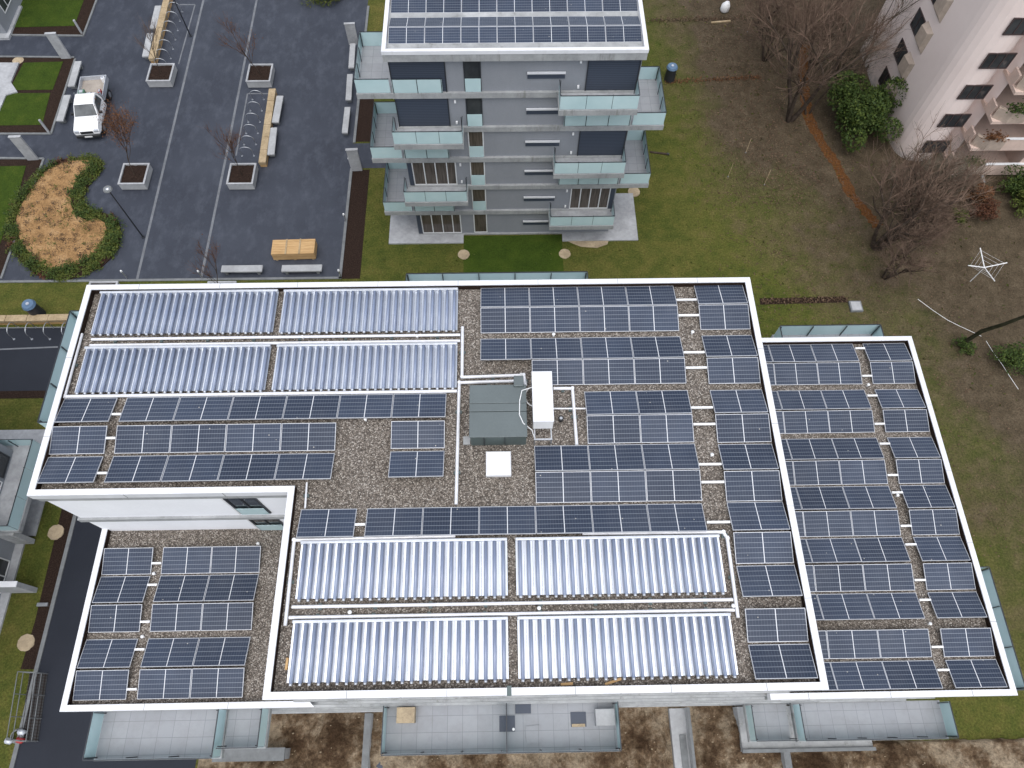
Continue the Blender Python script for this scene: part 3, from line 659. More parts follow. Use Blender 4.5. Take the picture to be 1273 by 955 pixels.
# windows in the notch's rear wall (two floors)
for zz in (12.06, 14.22):
    zt = 1.42 if zz < 13 else 1.82; w_ = window_y(B, -9.2, -8.15, zz, zz + zt, 7.02, (.5,), 'dark_metal')
    MB().box(-9.15, -8.2, 6.94, 6.955, zz + .02, zz + .72).build('glass_railing', 'glass', w_)
    MB().box(-9.26, -9.2, 6.96, 7.019, zz - .02, zz + zt).build('frame', 'win_frame', w_)
for i, x in enumerate((-13.1, -10.2, -7.4, -4.5, -1.6, 1.3, 4.2, 7.1)): MB().box(x - .006, x + .006, 14.57, 14.772, MR, MR + .003).build('coping_joint', 'kerb', B)
for x in (-4.5, -1.7, 1.9, 4.6, 7.3): MB().box(x - .006, x + .006, .898, 1.1, MR, MR + .003).build('coping_joint', 'kerb', B)
for y in (3.4, 6.2, 9.0, 11.8): MB().box(8.84, 9.042, y - .006, y + .006, MR, MR + .003).build('coping_joint', 'kerb', B)
for y in (8.9, 11.8): MB().box(-15.002, -14.8, y - .006, y + .006, MR, MR + .003).build('coping_joint', 'kerb', B)
for x in (-12.2, -9.4): MB().box(x - .006, x + .006, .838, 1.04, LW, LW + .003).build('coping_joint', 'kerb', B)
for x in (10.2, 13.0, 15.8): MB().box(x - .006, x + .006, .798, 1.0, LW, LW + .003).build('coping_joint', 'kerb', B)
for y in (3.2, 6.0, 8.8, 11.6): MB().box(17.13, 17.332, y - .006, y + .006, LW, LW + .003).build('coping_joint', 'kerb', B)
# balconies
balcony(B, -16.75, -14.98, 10.2, 14.95, 14.04, ['L', 'F', 'B'])
balcony(B, -3.86, 3.45, 14.74, 16.5, 14.04, ['B', 'L', 'R'])
balcony(B, 12.7, 17.45, 14.76, 16.62, 9.36, ['B', 'L', 'R'])
balcony(B, 17.28, 19.08, 1.0, 5.55, 9.36, ['R', 'F', 'B'])
balcony(B, -15.02, -10.42, -.72, .97, 9.36, ['L', 'F', 'R'], h=.86)
balcony(B, -10.40, -8.86, -.42, .97, 9.36, ['R', 'F'], h=.86)
o = balcony(B, -4.55, 4.05, -.74, .97, 9.36, ['L', 'F', 'R'], h=.86)
balcony(B, 12.35, 18.85, -.62, .9, 4.6, ['R', 'F', 'L'], h=.86)
balcony(B, 10.35, 12.2, -.60, .9, 4.4, ['L', 'F'], h=.86)
# loose things standing on the middle front balcony
def onbal(x0, x1, y0, y1, h, mat, name, label, cat): tag(MB().box(x0, x1, y0, y1, 9.361, 9.361 + h).build(name, mat, bevel=.008), label, cat)
onbal(-4.08, -3.42, .33, .86, .42, 'sand', 'storage_box', 'beige storage box in the left corner of the front balcony', 'box')
onbal(3.22, 3.92, .12, .68, .42, 'bench', 'storage_box', 'pale grey box in the right corner of the front balcony', 'box')
o = thing('open_shaft_cover', 'dark square opening plate on the front balcony tiles, right half', 'floor plate', (2.6, .3, 9.362)); MB().box(2.33, 2.9, .1, .6, 9.362, 9.385).build('plate', 'shutter', o); MB().box(2.36, 2.85, .1, .2, 9.385, 9.41).build('rubble', 'sand', o)
o = thing('open_shaft_cover', 'dark plate on the front balcony tiles straddling the partition', 'floor plate', (0, .2, 9.362)); MB().box(-.32, .26, -.02, .52, 9.362, 9.385).build('plate', 'shutter', o); MB().cyl(.2, .06, 9.385, 9.42, .05, 10).build('knob', 'white_plastic', o)
tag(MB().box(.28, .86, .58, .92, 9.362, 9.40).build('door_mat', 'shutter'), 'dark rectangular mat against the wall of the front balcony', 'mat')
tag(MB().obox((.65, -.14), (1.2, -.1), .58, 9.362, 9.40).build('loose_tile', 'tile'), 'loose pale tile lying askew on the front balcony', 'tile')
o = thing('partition', 'thin glass partition dividing the front balcony in two', 'partition', (-.05, .1, 9.362)); MB().box(-.06, -.04, -.68, .9, 9.362, 10.5).build('pane', 'glass', o); MB().box(-.07, -.03, -.69, .91, 10.5, 10.53).build('rail', 'dark_metal', o)
# dark notch in the front parapet with the overflow
MB().box(-.02, .11, .885, 1.15, MR - .02, MR + .004).build('overflow_notch', 'hatch_dark', B)
# joints of the parapet metal
for x in (-12.0, -8.9, -3.0, 3.2, 6.4): MB().box(x - .012, x + .012, .892 if x > -6 else 6.892, .9 if x > -6 else 6.9, MR - .34, MR - .02).build('joint', 'concrete', B)
# retaining walls beside the house front
for px, w, l in ((455, .3, 'pale concrete retaining wall left of the front balcony, in the dug earth'), (977, .3, 'concrete retaining wall left of the right front terrace'), (861, .12, 'thin dark concrete wall at the right of the light well')):
    p = at(px, 930, .9); o = thing('retaining_wall', l, 'wall', (p.x, -1.5, 0)); MB().box(p.x - w / 2, p.x + w / 2, -5.5, .88, -.3, .88).build('wall', 'concrete', o); MB().box(p.x - w / 2 - .01, p.x + w / 2 + .01, -5.51, .89, .88, .92).build('coping', 'kerb', o)
p = at(852, 930, .5); o = thing('light_well', 'grey concrete light well shaft cut into the earth before the house', 'light well', (p.x, -1.5, 0)); MB().box(p.x - .55, p.x + .2, -5.4, .86, -.2, .35).build('slab', 'bench', o); MB().box(p.x - .2, p.x + .1, -5.3, -.3, .35, .42).build('cover', 'kerb', o)
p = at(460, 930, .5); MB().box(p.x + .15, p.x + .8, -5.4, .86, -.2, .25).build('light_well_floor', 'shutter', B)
o = thing('foundation_ledge', 'low concrete ledge along the foot of the right front terrace', 'ledge', (13, -.7, 0)); MB().box(10.9, 17.0, -1.05, .86, 0, 1.35).build('base', 'concrete', o); MB().box(10.85, 17.05, -1.1, -.95, 1.35, 1.5).build('coping', 'kerb', o)
o = thing('foundation_ledge', 'low concrete ledge along the foot of the left front balcony', 'ledge', (-11, -.7, 0)); MB().box(-13.6, -10.4, -1.0, -.55, 0, 1.3).box(-13.0, -12.6, -.55, .86, 0, 1.0).build('base', 'concrete', o); MB().box(-13.65, -10.35, -1.05, -.5, 1.3, 1.4).build('coping', 'kerb', o)

# ------------------------------------------------------------------ the far grey house
F = thing('apartment_building', 'grey six storey apartment house with stacked glass balconies, beyond the lawn', 'building', (.8, 36, 0))
YF = 29.87; XL, XR = -5.5, 7.1; YB = 47.0
MB().box(XL, XR, YF, YB, 0, FR - .6).build('wall', 'grey', F)
m, I = cap_ring([(-5.68, 29.5), (7.24, 29.5), (7.24, 47.3), (-5.68, 47.3)], .2, FR, .2); m.build('parapet', 'white', F)
MB().sheet(I, FR - .28).build('roof_gravel', 'gravel', F)
MB().box(-5.66, 7.22, 29.52, 47.28, FR - .62, FR - .202).build('roof_slab', 'concrete', F)
for k_ in range(1, 6):
    z = H * k_
    MB().box(XL - .06, XR + .06, YF - .16, YB, z - .17, z + .16).build('floor_band', 'concrete', F)
MB().box(XL - .03, XR + .03, YF - .1, YB, 0, .12).build('plinth', 'concrete', F)
def shutter(b, x0, x1, z0, z1):
    o = MB().box(x0, x1, YF - .035, YF + .02, z0, z1).build('shutter', 'shutter', b)
    MB().box(x0 - .05, x0, YF - .07, YF, z0, z1).box(x1, x1 + .05, YF - .07, YF, z0, z1).build('guide_rail', 'dark_metal', o)
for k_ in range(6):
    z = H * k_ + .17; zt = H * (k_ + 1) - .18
    if k_ == 5: zt = FR - .63
    # narrow stair window with glass balustrade
    w_ = window_y(F, -1.8, -.93, z + .02, zt - .01, YF, (), 'win_frame' if k_ < 4 else 'dark_metal', 'pane' if k_ > 3 else 'curtain')
    if k_: MB().box(-1.76, -.96, YF - .095, YF - .08, z + .02, z + .85).build('glass_railing', 'glass', w_)
    # horizontal slot window, its dark face enlarged to paint the shadow below the hood
    lb = MB().box(1.42, 3.32, YF - .05, YF - .01, z + .78, z + 1.2).build('slot_window_with_shadow', 'shutter', F); MB().box(1.4, 3.34, YF - .11, YF - .05, z + 1.1, z + 1.22).build('hood', 'white', lb)
    if k_ in (5, 4): shutter(F, -5.45, -2.75, z, zt)
    elif k_ in (3,): pass
    if k_ in (2, 0): window_y(F, -5.2, -2.62, z, zt, YF, (.27, .53, .79), 'win_frame', 'curtain'); MB().box(-5.45, -5.2, YF - .08, YF, z, zt).build('shutter', 'shutter', F)
    if k_ in (5, 3): shutter(F, 4.45, 7.0, z, zt)
    if k_ in (1,): window_y(F, 4.3, 6.75, z, zt, YF, (.25, .5, .75), 'win_frame', 'curtain'); MB().box(6.75, 7.02, YF - .08, YF, z, zt).build('shutter', 'shutter', F)
    for x in ((-2.35,) if k_ in (4, 2) else (4.05,) if k_ in (5, 3, 1) else ()):
        for zz in (z + .25, zt - .3): MB().box(x - .05, x + .05, YF - .1, YF - .002, zz - .07, zz + .07).build('wall_lamp', 'white_plastic', F)
    zf = H * k_ + .161
    if k_ in (5, 3, 1):
        # wraps the left corner, flush with the facade; on the right a box balcony stands out
        balcony(F, -7.4, XL - .065, YF - .14, 33.3, zf, ['L', 'B', 'F'], th=.33)
        o = MB().box(XL, -2.9, YF - .158, YF - .1, zf - .1, zf).build('sill', 'concrete', F); glass_side(o, (XL, YF - .12), (-2.92, YF - .12), zf, zf + .9)
        balcony(F, 3.0, 7.05, 28.45, YF - .17, zf, ['F', 'L', 'R'], th=.36, floor='plank')
    if k_ in (4, 2):
        balcony(F, XR + .065, 8.98, YF - .14, 33.3, zf, ['R', 'B', 'F'], th=.33)
        o = MB().box(3.4, XR, YF - .158, YF - .1, zf - .1, zf).build('sill', 'concrete', F); glass_side(o, (3.45, YF - .12), (XR, YF - .12), zf, zf + .9)
        balcony(F, -5.75, -1.98, 28.5, YF - .17, zf, ['F', 'L', 'R'], th=.36, floor='plank')
MB().box(-7.45, -2.52, 29.08, 31.6, 0, .1).box(-7.45, -5.51, 31.6, 33.2, 0, .1).build('terrace', 'plank', F)
MB().box(4.03, 9.05, 29.16, 33.1, 0, .1).build('terrace', 'plank', F)
struct(MB().prism([at(705, 300), at(722, 307), at(742, 308.5), at(755, 304), at(757, 298), at(705, 298)], 0, .03, False).build('soil_patch', 'sand'))

# ------------------------------------------------------------------ the pale pink house on the right
E = thing('apartment_building', 'pale pink rendered apartment house with rounded corner, right edge behind the trees', 'building', (36, 41, 0))
XE, YE = 27.95, 35.72
arc = [(XE + 1.6 - 1.6 * math.cos(a), YE + 1.6 - 1.6 * math.sin(a)) for a in [PI / 2 * i / 6 for i in range(17)]]
poly = [(XE, 47.0)] + arc + [(31.6, YE), (31.6, YE + 2.0), (60, YE + 2.0), (60, 47.0)]
MB().prism(poly, 0, 24).build('wall', 'pink', E)
for i in range(9):
    z = .9 + H * 1.0 * i
    window_y(E, 28.95 + .1, 30.75, z + .05, z + 1.15, YE, (.33, .66), 'brown_frame')
    # left face: window with beside it a slanted oriel
    window_x(E, 41.35, 42.75, z + .0, z + 1.3, XE, (.5,), 'brown_frame', out=-1)
    o = MB(); y0_, y1_, zb_, zt_ = 39.9, 41.15, z - .1, z + 1.5; b = len(o.v)
    o.v += [(XE, y0_, zb_), (XE, y1_, zb_), (XE, y1_, zt_), (XE, y0_, zt_), (XE - .28, y1_, zb_ + .35), (XE - .28, y1_, zt_ - .3), (XE - .2, y0_ + .3, zt_ - .25), (XE - .2, y0_ + .3, zb_ + .3)]
    o.f += [tuple(b + q for q in f) for f in ((1, 4, 5, 2), (2, 5, 6, 3), (3, 6, 7, 0), (0, 7, 4, 1), (4, 7, 6, 5))]; o.build('oriel', 'beige', E)
    # recessed loggias right of the corner with solid parapets
    zf = .35 + H * i
    s_ = MB().box(31.3, 48, YE - 1.35, YE + 2.0, zf - .22, zf).build('loggia', 'peach', E)
    MB().box(33.2, 48, YE - 1.35, YE - 1.2, zf, zf + .75).build('parapet', 'peach', s_)
    MB().prism([(31.35, YE - 1.0), (32.1, YE - 1.5), (33.18, YE - 1.5), (33.18, YE - 1.2), (32.2, YE - 1.2), (31.5, YE - .8)], zf, zf + .8).build('planter_trough', 'beige', s_)
    MB().box(31.3, 31.42, YE - .75, YE - .003, zf, zf + .7).build('side_parapet', 'peach', s_)
    MB().box(33.2, 48, YE - 1.37, YE - 1.18, zf + .75, zf + .79).build('coping', 'win_frame', s_)
    MB().box(35.6, 36.1, YE - 1.19, YE + 1.99, zf, zf + H - .23).build('divider', 'peach', s_)
    window_y(s_, 32.0, 35.2, zf + .05, zf + 1.9, YE + 2.0, (.33, .66), 'brown_frame')
    window_y(s_, 36.6, 39.6, zf + .05, zf + 1.9, YE + 2.0, (.33, .66), 'brown_frame')
    if i < 4:
        pm_ = MB()
        for _ in range(240): pm_.leaf((random.gauss(32.3, .35), YE - 1.3 + random.gauss(0, .2), zf + .85 + abs(random.gauss(0, .2))), random.uniform(.05, .12), .8)
        pm_.build('balcony_plant', 'leaf' if i != 1 else 'leaf_rust', s_)
for x in (33.4, 36.0): MB().prism([(x, YE - 2.0), (x + .2, YE - 2.0), (x + .9, YE + 1.9), (x + .6, YE + 1.9)], 0, .128).build('support_fin', 'concrete', E)

# ------------------------------------------------------------------ houses at the left edge
W = thing('apartment_building', 'grey apartment house at the left edge with a glazed corner terrace', 'building', (-32, 10, 0))
MB().box(-42, -26.35, 2.0, 14.0, 0, 12.0).build('wall', 'grey', W)
balcony(W, -27.5, -24.85, 9.62, 14.35, 2.34, ['R', 'F', 'B'], th=.3, floor='plank')
window_x(W, 9.9, 12.2, 2.5, 4.4, -26.35, (.5,), 'win_frame'); window_x(W, 12.4, 13.6, 2.5, 4.4, -26.35, (), 'dark_metal')
MB().box(-26.349, -25.45, 9.95, 15.1, 0, .12).box(-26.349, -25.9, 2.2, 9.95, 0, .12).build('terrace', 'plank', W)
window_x(W, 6.9, 8.6, .2, 2.0, -26.35, (.5,), 'win_frame')
MB().box(-26.3, -25.35, 9.5, 9.75, .12, 1.95).box(-25.6, -25.35, 9.75, 13.9, 1.4, 2.0).build('balcony_beam', 'concrete', W)
for kk in range(2, 5): MB().box(-42.1, -26.2, 1.9, 14.1, H * kk - .17, H * kk + .16).build('floor_band', 'concrete', W)
o = thing('privacy_wall', 'slender grey privacy wall reaching over the grass at the left edge', 'wall', (-25.7, 7.0, 0)); MB().box(-27.5, -24.6, 6.95, 7.2, 0, 1.75).build('panel', 'bench', o); MB().box(-27.5, -24.58, 6.93, 7.22, 1.75, 1.8).build('coping', 'white', o)
Nw = thing('apartment_building', 'grey house corner with a white framed window, upper left corner', 'building', (-45, 55, 0))
MB().box(-60, -38.15, 49.4, 70, 0, 9.5).build('wall', 'grey', Nw)
for z in (1.0, 3.4): window_x(Nw, 50.6, 52.2, z, z + 1.5, -38.15, (.5,), 'win_frame')
MB().box(-60, -37.9, 48.9, 52.6, 0, .2).build('terrace', 'plank', Nw)
MB().prism([at(-6, 80), at(25, 80), at(15, 104), at(23, 116), at(9, 120), at(-4, 150), at(-30, 150)], 0, .16, False).build('terrace', 'plank', W)

# ------------------------------------------------------------------ plaza furniture
def bench(a, b, label, w=.5):
    """slab bench whose long axis runs a-b (photo points of the seat at 0.45 m)"""
    A, Bq = at(*a, .45), at(*b, .45); c = (A + Bq) / 2; L = (Bq - A).length; ang = math.atan2(Bq.y - A.y, Bq.x - A.x)
    o = thing('bench', label, 'bench', (c.x, c.y, 0), ang, 'pale slab benches')
    MB().box(-L / 2, L / 2, -w / 2, w / 2, .33, .45).build('seat', 'bench', o, bevel=.015, local=True)
    for s_ in (-1, 1): MB().box(s_ * (L / 2 - .28) - .09, s_ * (L / 2 - .28) + .09, -w / 2 + .05, w / 2 - .05, 0, .33).build('leg', 'kerb', o, local=True)
bench((97, 76), (88, 107), 'pale slab bench beside the mulch bed, behind the white truck')
bench((83.5, 118), (74, 150), 'pale slab bench beside the mulch bed, left of the white truck')
bench((196.5, 7), (190, 35), 'pale slab bench along the left timber wall, rear one')
bench((186.5, 41), (180.5, 70), 'pale slab bench along the left timber wall, front one')
bench((348, 119), (342, 152), 'pale slab bench along the right timber wall, rear one')
bench((340, 158.5), (336.5, 192), 'pale slab bench along the right timber wall, front one')
bench((438.5, 54), (436.5, 84), 'pale slab bench at the plaza right edge, rearmost of three', .42)
bench((435, 92), (433, 124), 'pale slab bench at the plaza right edge, middle of three', .42)
bench((432, 133), (428.5, 165), 'pale slab bench at the plaza right edge, front one of three', .42)
bench((275, 334), (326, 333.5), 'pale slab bench at the plaza front edge, left of two')
bench((350, 333.5), (400, 332.8), 'pale slab bench at the plaza front edge, before the timber crate')
def timber(a, b, label, w=.42, h=.5):
    A, Bq = at(*a, h), at(*b, h); c = (A + Bq) / 2; L = (Bq - A).length; ang = math.atan2(Bq.y - A.y, Bq.x - A.x)
    o = thing('timber_wall', label, 'timber wall', (c.x, c.y, 0), ang, 'low timber walls')
    n = max(3, int(L / 1.1))
    for i in range(n): MB().box(-L / 2 + L * i / n + .012, -L / 2 + L * (i + 1) / n - .012, -w / 2, w / 2, h * .5 + .005, h + random.uniform(-.012, .012)).build('beam', 'timber', o, bevel=.015, local=True)
    MB().box(-L / 2 + .05, L / 2 - .05, -w / 2 + .03, w / 2 - .03, 0, h * .5).build('base_beam', 'timber2', o, local=True)
timber((210, -14), (188.5, 73), 'low light timber wall between benches and bicycle hoops, left side of plaza', .5)
timber((338.5, 110), (325.5, 202), 'low light timber wall between benches and bicycle hoops, middle of plaza', .5)
timber((-20, 396), (86, 394), 'low light timber wall along the grass behind the bicycle yard', .45)
def hoop(p, axis, label, grp):
    o = thing('bicycle_hoop', label, 'bicycle hoop', (p.x, p.y, 0), 0 if axis == 'x' else PI / 2, grp)
    pts = [(-.42, 0, 0), (-.42, 0, .55)] + [(-.42 * math.cos(PI * i / 8), 0, .55 + .3 * math.sin(PI * i / 8)) for i in range(1, 8)] + [(.42, 0, .55), (.42, 0, 0)]
    MB().tube(pts, .026, 6).build('tube', 'steel', o, smooth=True, local=True)
    MB().cyl(-.42, 0, 0, .012, .07, 10).cyl(.42, 0, 0, .012, .07, 10).build('foot_plate', 'steel', o, local=True)
for i in range(7): hoop(at(218.5 - 2.9 * i, 6 + 11.6 * i + 9, 0) + Vector((.1, 0, 0)), 'x', 'steel bicycle hoop beside the left timber wall, %s from back' % ORDS[i], 'bicycle hoops')
for i in range(6): hoop(at(321 - 2.5 * i, 124 + 14 * i, 0), 'x', 'steel bicycle hoop beside the middle timber wall, %s from back' % ORDS[i], 'bicycle hoops')
for i in range(4): hoop(at(20 + 22.2 * i, 414.5, 0), 'y', 'steel bicycle hoop in the dark bicycle yard, %s from left' % ORDS[i], 'bicycle hoops')
def planter(c, label, w=1.75, d=1.8, h=.6):
    o = thing('planter', label, 'planter', (c.x, c.y, 0), 0, 'square concrete planters')
    t = .08; m = MB()
    m.box(-w / 2, w / 2, -d / 2, -d / 2 + t, .06, h).box(-w / 2, w / 2, d / 2 - t, d / 2, .06, h).box(-w / 2, -w / 2 + t, -d / 2 + t, d / 2 - t, .06, h).box(w / 2 - t, w / 2, -d / 2 + t, d / 2 - t, .06, h)
    m.build('box', 'bench', o, local=True)
    m = MB(); r = .05
    m.box(-w / 2 - .03, w / 2 + .03, -d / 2 - .03, -d / 2 + t + .01, h, h + r).box(-w / 2 - .03, w / 2 + .03, d / 2 - t - .01, d / 2 + .03, h, h + r).box(-w / 2 - .03, -w / 2 + t + .01, -d / 2 + t + .01, d / 2 - t - .01, h, h + r).box(w / 2 - t - .01, w / 2 + .03, -d / 2 + t + .01, d / 2 - t - .01, h, h + r)
    m.build('rim', 'plank', o, local=True)
    MB().box(-w / 2 + .1, w / 2 - .1, -d / 2 + .1, d / 2 - .1, 0, .06).build('foot', 'dark_metal', o, local=True)
    m = MB(); n = 9
    for j in range(n + 1):
        for i in range(n + 1): m.v.append((-w / 2 + t + (w - 2 * t) * i / n, -d / 2 + t + (d - 2 * t) * j / n, h - .07 + random.uniform(-.03, .03)))
    for j in range(n):
        for i in range(n): a = j * (n + 1) + i; m.f.append((a, a + 1, a + n + 2, a + n + 1))
    m.build('soil', 'mulch', o, local=True)
    return o
PL = {}
for k_, quad, l in (('a', [(185, 79), (216.8, 79), (213.5, 100.5), (181.3, 100.5)], 'square concrete planter at the front end of the left timber wall'),
                    ('b', [(152.3, 203), (186, 203), (179.7, 228.7), (146.5, 228.7)], 'square concrete planter with a rusty leaved sapling, near the kidney shaped bed'),
                    ('c', [(308, 79.5), (340, 79.5), (337, 101), (305, 101)], 'square concrete planter at the rear end of the middle timber wall'),
                    ('d', [(284.8, 203), (319.5, 203), (314.5, 228.5), (281, 228.5)], 'square concrete planter at the front end of the middle timber wall')):
    pts = [at(x, y, .65) for x, y in quad]; c = sum(pts, Vector()) / 4; PL[k_] = c; planter(c, l)
for k_, px, l in (('e', 276, 'square planter partly hidden behind the roof edge, right one'), ('f', 129, 'square planter partly hidden behind the roof edge, left one')):
    c = at(px, 350, .65) + Vector((0, -.9, 0)); PL[k_] = c; planter(c, l)

def grow(m, tw, p, d, L, r, lev, spread, maxlev, nseg=3, sides=5, up=.15, kids=(3, 5)):
    pts = [p]; rs = [r]; q = p; dd = d
    for i in range(nseg):
        dd = (dd + Vector((random.gauss(0, .12), random.gauss(0, .12), random.gauss(0, .08) + up * .2))).normalized(); q = q + dd * L / nseg; pts.append(q); rs.append(max(.004, r * (1 - .55 * (i + 1) / nseg)))
    (m if lev < 2 else tw).tube(pts, rs, sides if lev < 2 else 3, caps=False)
    if lev >= maxlev: return
    for _ in range(random.randint(*kids)):
        t = random.uniform(.35, 1.0); i = min(nseg - 1, int(t * nseg)); b = pts[i].lerp(pts[i + 1], t * nseg - i)
        ax = Vector((random.gauss(0, 1), random.gauss(0, 1), random.gauss(0, .6))).normalized()
        nd = (dd + ax * spread + Vector((0, 0, up))).normalized()
        grow(m, tw, b, nd, L * random.uniform(.5, .78), max(.005, r * random.uniform(.38, .6)), lev + 1, spread, maxlev, nseg, sides, up, kids)
def bare_tree(px, py, h, label, r=.16, stems=1, spread=.75, maxlev=4, lean=(0, 0), bark='bark', twig='twig', kids=(3, 5), seed=1, name='bare_tree', up=.15):
    random.seed(seed); p = at(px, py); o = thing(name, label, 'tree', (p.x, p.y, 0), 0, 'leafless trees on the right' if name == 'bare_tree' else None)
    m, tw = MB(), MB()
    for i in range(stems):
        a = 2 * PI * i / max(1, stems) + random.uniform(-.4, .4); tilt = 0 if stems == 1 else random.uniform(.2, .55)
        d = Vector((math.cos(a) * tilt + lean[0], math.sin(a) * tilt + lean[1], 1)).normalized()
        grow(m, tw, p + Vector((math.cos(a), math.sin(a), 0)) * (.0 if stems == 1 else .15), d, h * .48, r * random.uniform(.75, 1), 0, spread, maxlev, 4, 6, up, kids)
    m.build('trunk', bark, o, smooth=True); tw.build('crown', twig, o)
    return o
def sapling(c, h, label, leaves=0, seed=3):
    random.seed(seed); o = thing('sapling', label, 'tree', (c.x, c.y, .5), 0, 'young trees in the planters'); m, tw = MB(), MB(); p = Vector((c.x, c.y, .5))
    grow(m, tw, p, Vector((.02, .02, 1)), h * .62, .034, 0, .55, 3, 4, 5, .28, (5, 7))
    m.build('trunk', 'bark', o); tw.build('crown', 'bark_rust' if leaves else 'twig', o)
    if leaves:
        lf = MB()
        for _ in range(leaves): q = random.choice(tw.v); lf.leaf(Vector(q) + Vector((random.gauss(0, .14), random.gauss(0, .14), random.gauss(0, .14))), random.uniform(.03, .06), 1)
        lf.build('leaves', 'leaf_rust', o)
sapling(PL['b'], 4.6, 'young tree with rusty brown leaves in the planter near the kidney shaped bed', 1700, 3)
sapling(PL['a'], 3.6, 'thin bare young tree in the planter at the left timber wall', 0, 4)
sapling(PL['c'], 3.8, 'thin bare young tree in the planter behind the middle timber wall', 120, 5)
sapling(PL['d'], 3.8, 'thin bare young tree in the planter before the middle timber wall', 60, 6)
sapling(PL['e'], 3.4, 'thin bare young tree in the planter behind the roof edge', 40, 8)

def lamp(px, py, h, label):
    p = at(px, py); o = thing('street_lamp', label, 'street lamp', (p.x, p.y, 0), 0, 'plaza lamps')
    MB().cyl(p.x, p.y, 0, h, .055, 10, .035).build('pole', 'dark_metal', o); MB().cyl(p.x, p.y, 0, .05, .13, 12).build('base', 'dark_metal', o)
    MB().cyl(p.x, p.y, h, h + .09, .28, 20, .24).build('lamp_head', 'kerb', o, smooth=False); MB().cyl(p.x, p.y, h + .09, h + .14, .12, 12, .04).build('finial', 'steel', o)
lamp(178, 295, 4.66, 'tall dark lamp post with round pale head beside the kidney shaped bed')
lamp(237, 45, 4.66, 'tall dark lamp post beside the bicycle hoops at the left timber wall')
def bin_(px, py, label):
    p = at(px, py); o = thing('waste_container', label, 'waste container', (p.x, p.y, 0), 0, 'round blue lidded containers')
    MB().cyl(p.x, p.y, 0, 1.1, .40, 20, .36).build('body', 'dark_metal', o); MB().cyl(p.x, p.y, 1.1, 1.25, .42, 20, .34).build('lid', 'blue_plastic', o, smooth=False); MB().cyl(p.x, p.y, 1.25, 1.29, .1, 12).build('cap', 'header', o)
bin_(49, 391, 'round dark container with pale blue lid on the grass at the left')
bin_(832, 99, 'round dark container with blue lid right of the far house')
def stele(px, py, h, ang, label, w=.75, t=.14, mat='plank'):
    p = at(px, py); o = thing('entrance_stele', label, 'stele', (p.x, p.y, 0), ang, 'grey entrance steles'); MB().box(-w / 2, w / 2, -t / 2, t / 2, 0, h).build('panel', mat, o, local=True, bevel=.01)
    if w > .4: MB().box(-w / 2 - .03, w / 2 + .03, -t / 2 - .03, t / 2 + .03, h, h + .03).build('cover_plate', 'plank', o, local=True)
stele(83, 73, 2.2, .05, 'grey entrance stele beside the path, left of the plaza, rear one')
stele(42, 199, 2.2, .05, 'grey entrance stele beside the path above the kidney shaped bed')
stele(444, 212, 2.0, .05, 'grey entrance stele at the corner of the far house path')
stele(440, 55, 1.8, .05, 'grey entrance stele behind the far house, at the plaza edge')
stele(102, 42, 1.2, .3, 'thin pale post at the corner of the rear lawn', .14, .14)
stele(61, 165, 1.2, .3, 'thin pale post at the corner of the lawn left of the truck', .14, .14)
def bollard(px, py, label):
    p = at(px, py); o = thing('bollard', label, 'bollard', (p.x, p.y, 0), 0, 'small bollard lights'); MB().cyl(p.x, p.y, 0, .75, .04, 8).build('post', 'steel', o); MB().cyl(p.x, p.y, .75, .85, .07, 10, .05).build('head', 'white_plastic', o)
bollard(430, 276, 'small bollard light halfway along the right plaza kerb'); bollard(424, 345, 'small bollard light at the right front corner of the plaza'); bollard(252, 346, 'small bollard light at the front end of the paving strip'); bollard(158, 346, 'small bollard light left of the front planter'); bollard(449, 68, 'small bollard light beside the rear bench')
bollard(436, 207, 'small bollard light beside the path entrance stele')
# timber crate
p = (at(341, 325, 0) + at(393, 322, 0)) / 2 + Vector((0, .55, 0)); o = thing('timber_crate', 'light timber crate lying on the plaza near the front benches', 'crate', (p.x, p.y, 0), .02)
L, w, h = 2.75, 1.15, .72
for i in range(6): MB().box(-L / 2, L / 2, -w / 2 + w * i / 6 + .006, -w / 2 + w * (i + 1) / 6 - .006, h - .03 + random.uniform(-.006, .006), h).build('top_board', 'timber2', o, local=True)
MB().box(-L / 2 + .01, L / 2 - .01, -w / 2 + .01, w / 2 - .01, .1, h - .035).build('side', 'timber2', o, local=True)
for x in (-.45, .42): MB().box(x - .05, x + .05, -w / 2 - .02, w / 2 + .02, h, h + .03).build('batten', 'timber', o, local=True)
for x in (-L / 2 + .2, 0, L / 2 - .2): MB().box(x - .07, x + .07, -w / 2 + .02, w / 2 - .02, 0, .1).build('skid', 'timber', o, local=True)
# ------------------------------------------------------------------ kidney shaped bed
out_ = [(330, 258), (420, 245), (500, 243), (552, 262), (555, 310), (520, 355), (480, 400), (452, 450), (455, 490), (490, 520), (550, 540), (610, 560), (650, 610), (655, 670), (640, 730), (600, 790), (550, 835), (480, 870), (420, 893), (340, 905), (270, 903), (200, 880), (150, 840), (100, 790), (70, 745), (48, 690), (45, 640), (55, 560), (85, 490), (130, 425), (175, 370), (220, 328), (270, 290)]
inn_ = [(300, 290), (370, 268), (440, 258), (490, 266), (486, 305), (440, 345), (405, 385), (385, 440), (385, 500), (410, 555), (470, 585), (530, 575), (568, 600), (580, 650), (560, 690), (525, 755), (480, 790), (420, 825), (340, 842), (270, 842), (200, 800), (150, 745), (115, 690), (95, 640), (92, 575), (115, 510), (160, 440), (210, 370), (250, 320)]
kid = lambda pts: [(x / 4.339, 140 + y / 4.339) for x, y in pts]
struct(MB().prism(PX(kid(out_)), 0, .06, False).build('planting_bed', 'mulch'))
struct(MB().prism(PX(kid(inn_)), 0, .10, False).build('bark_bed', 'wood_chips'))
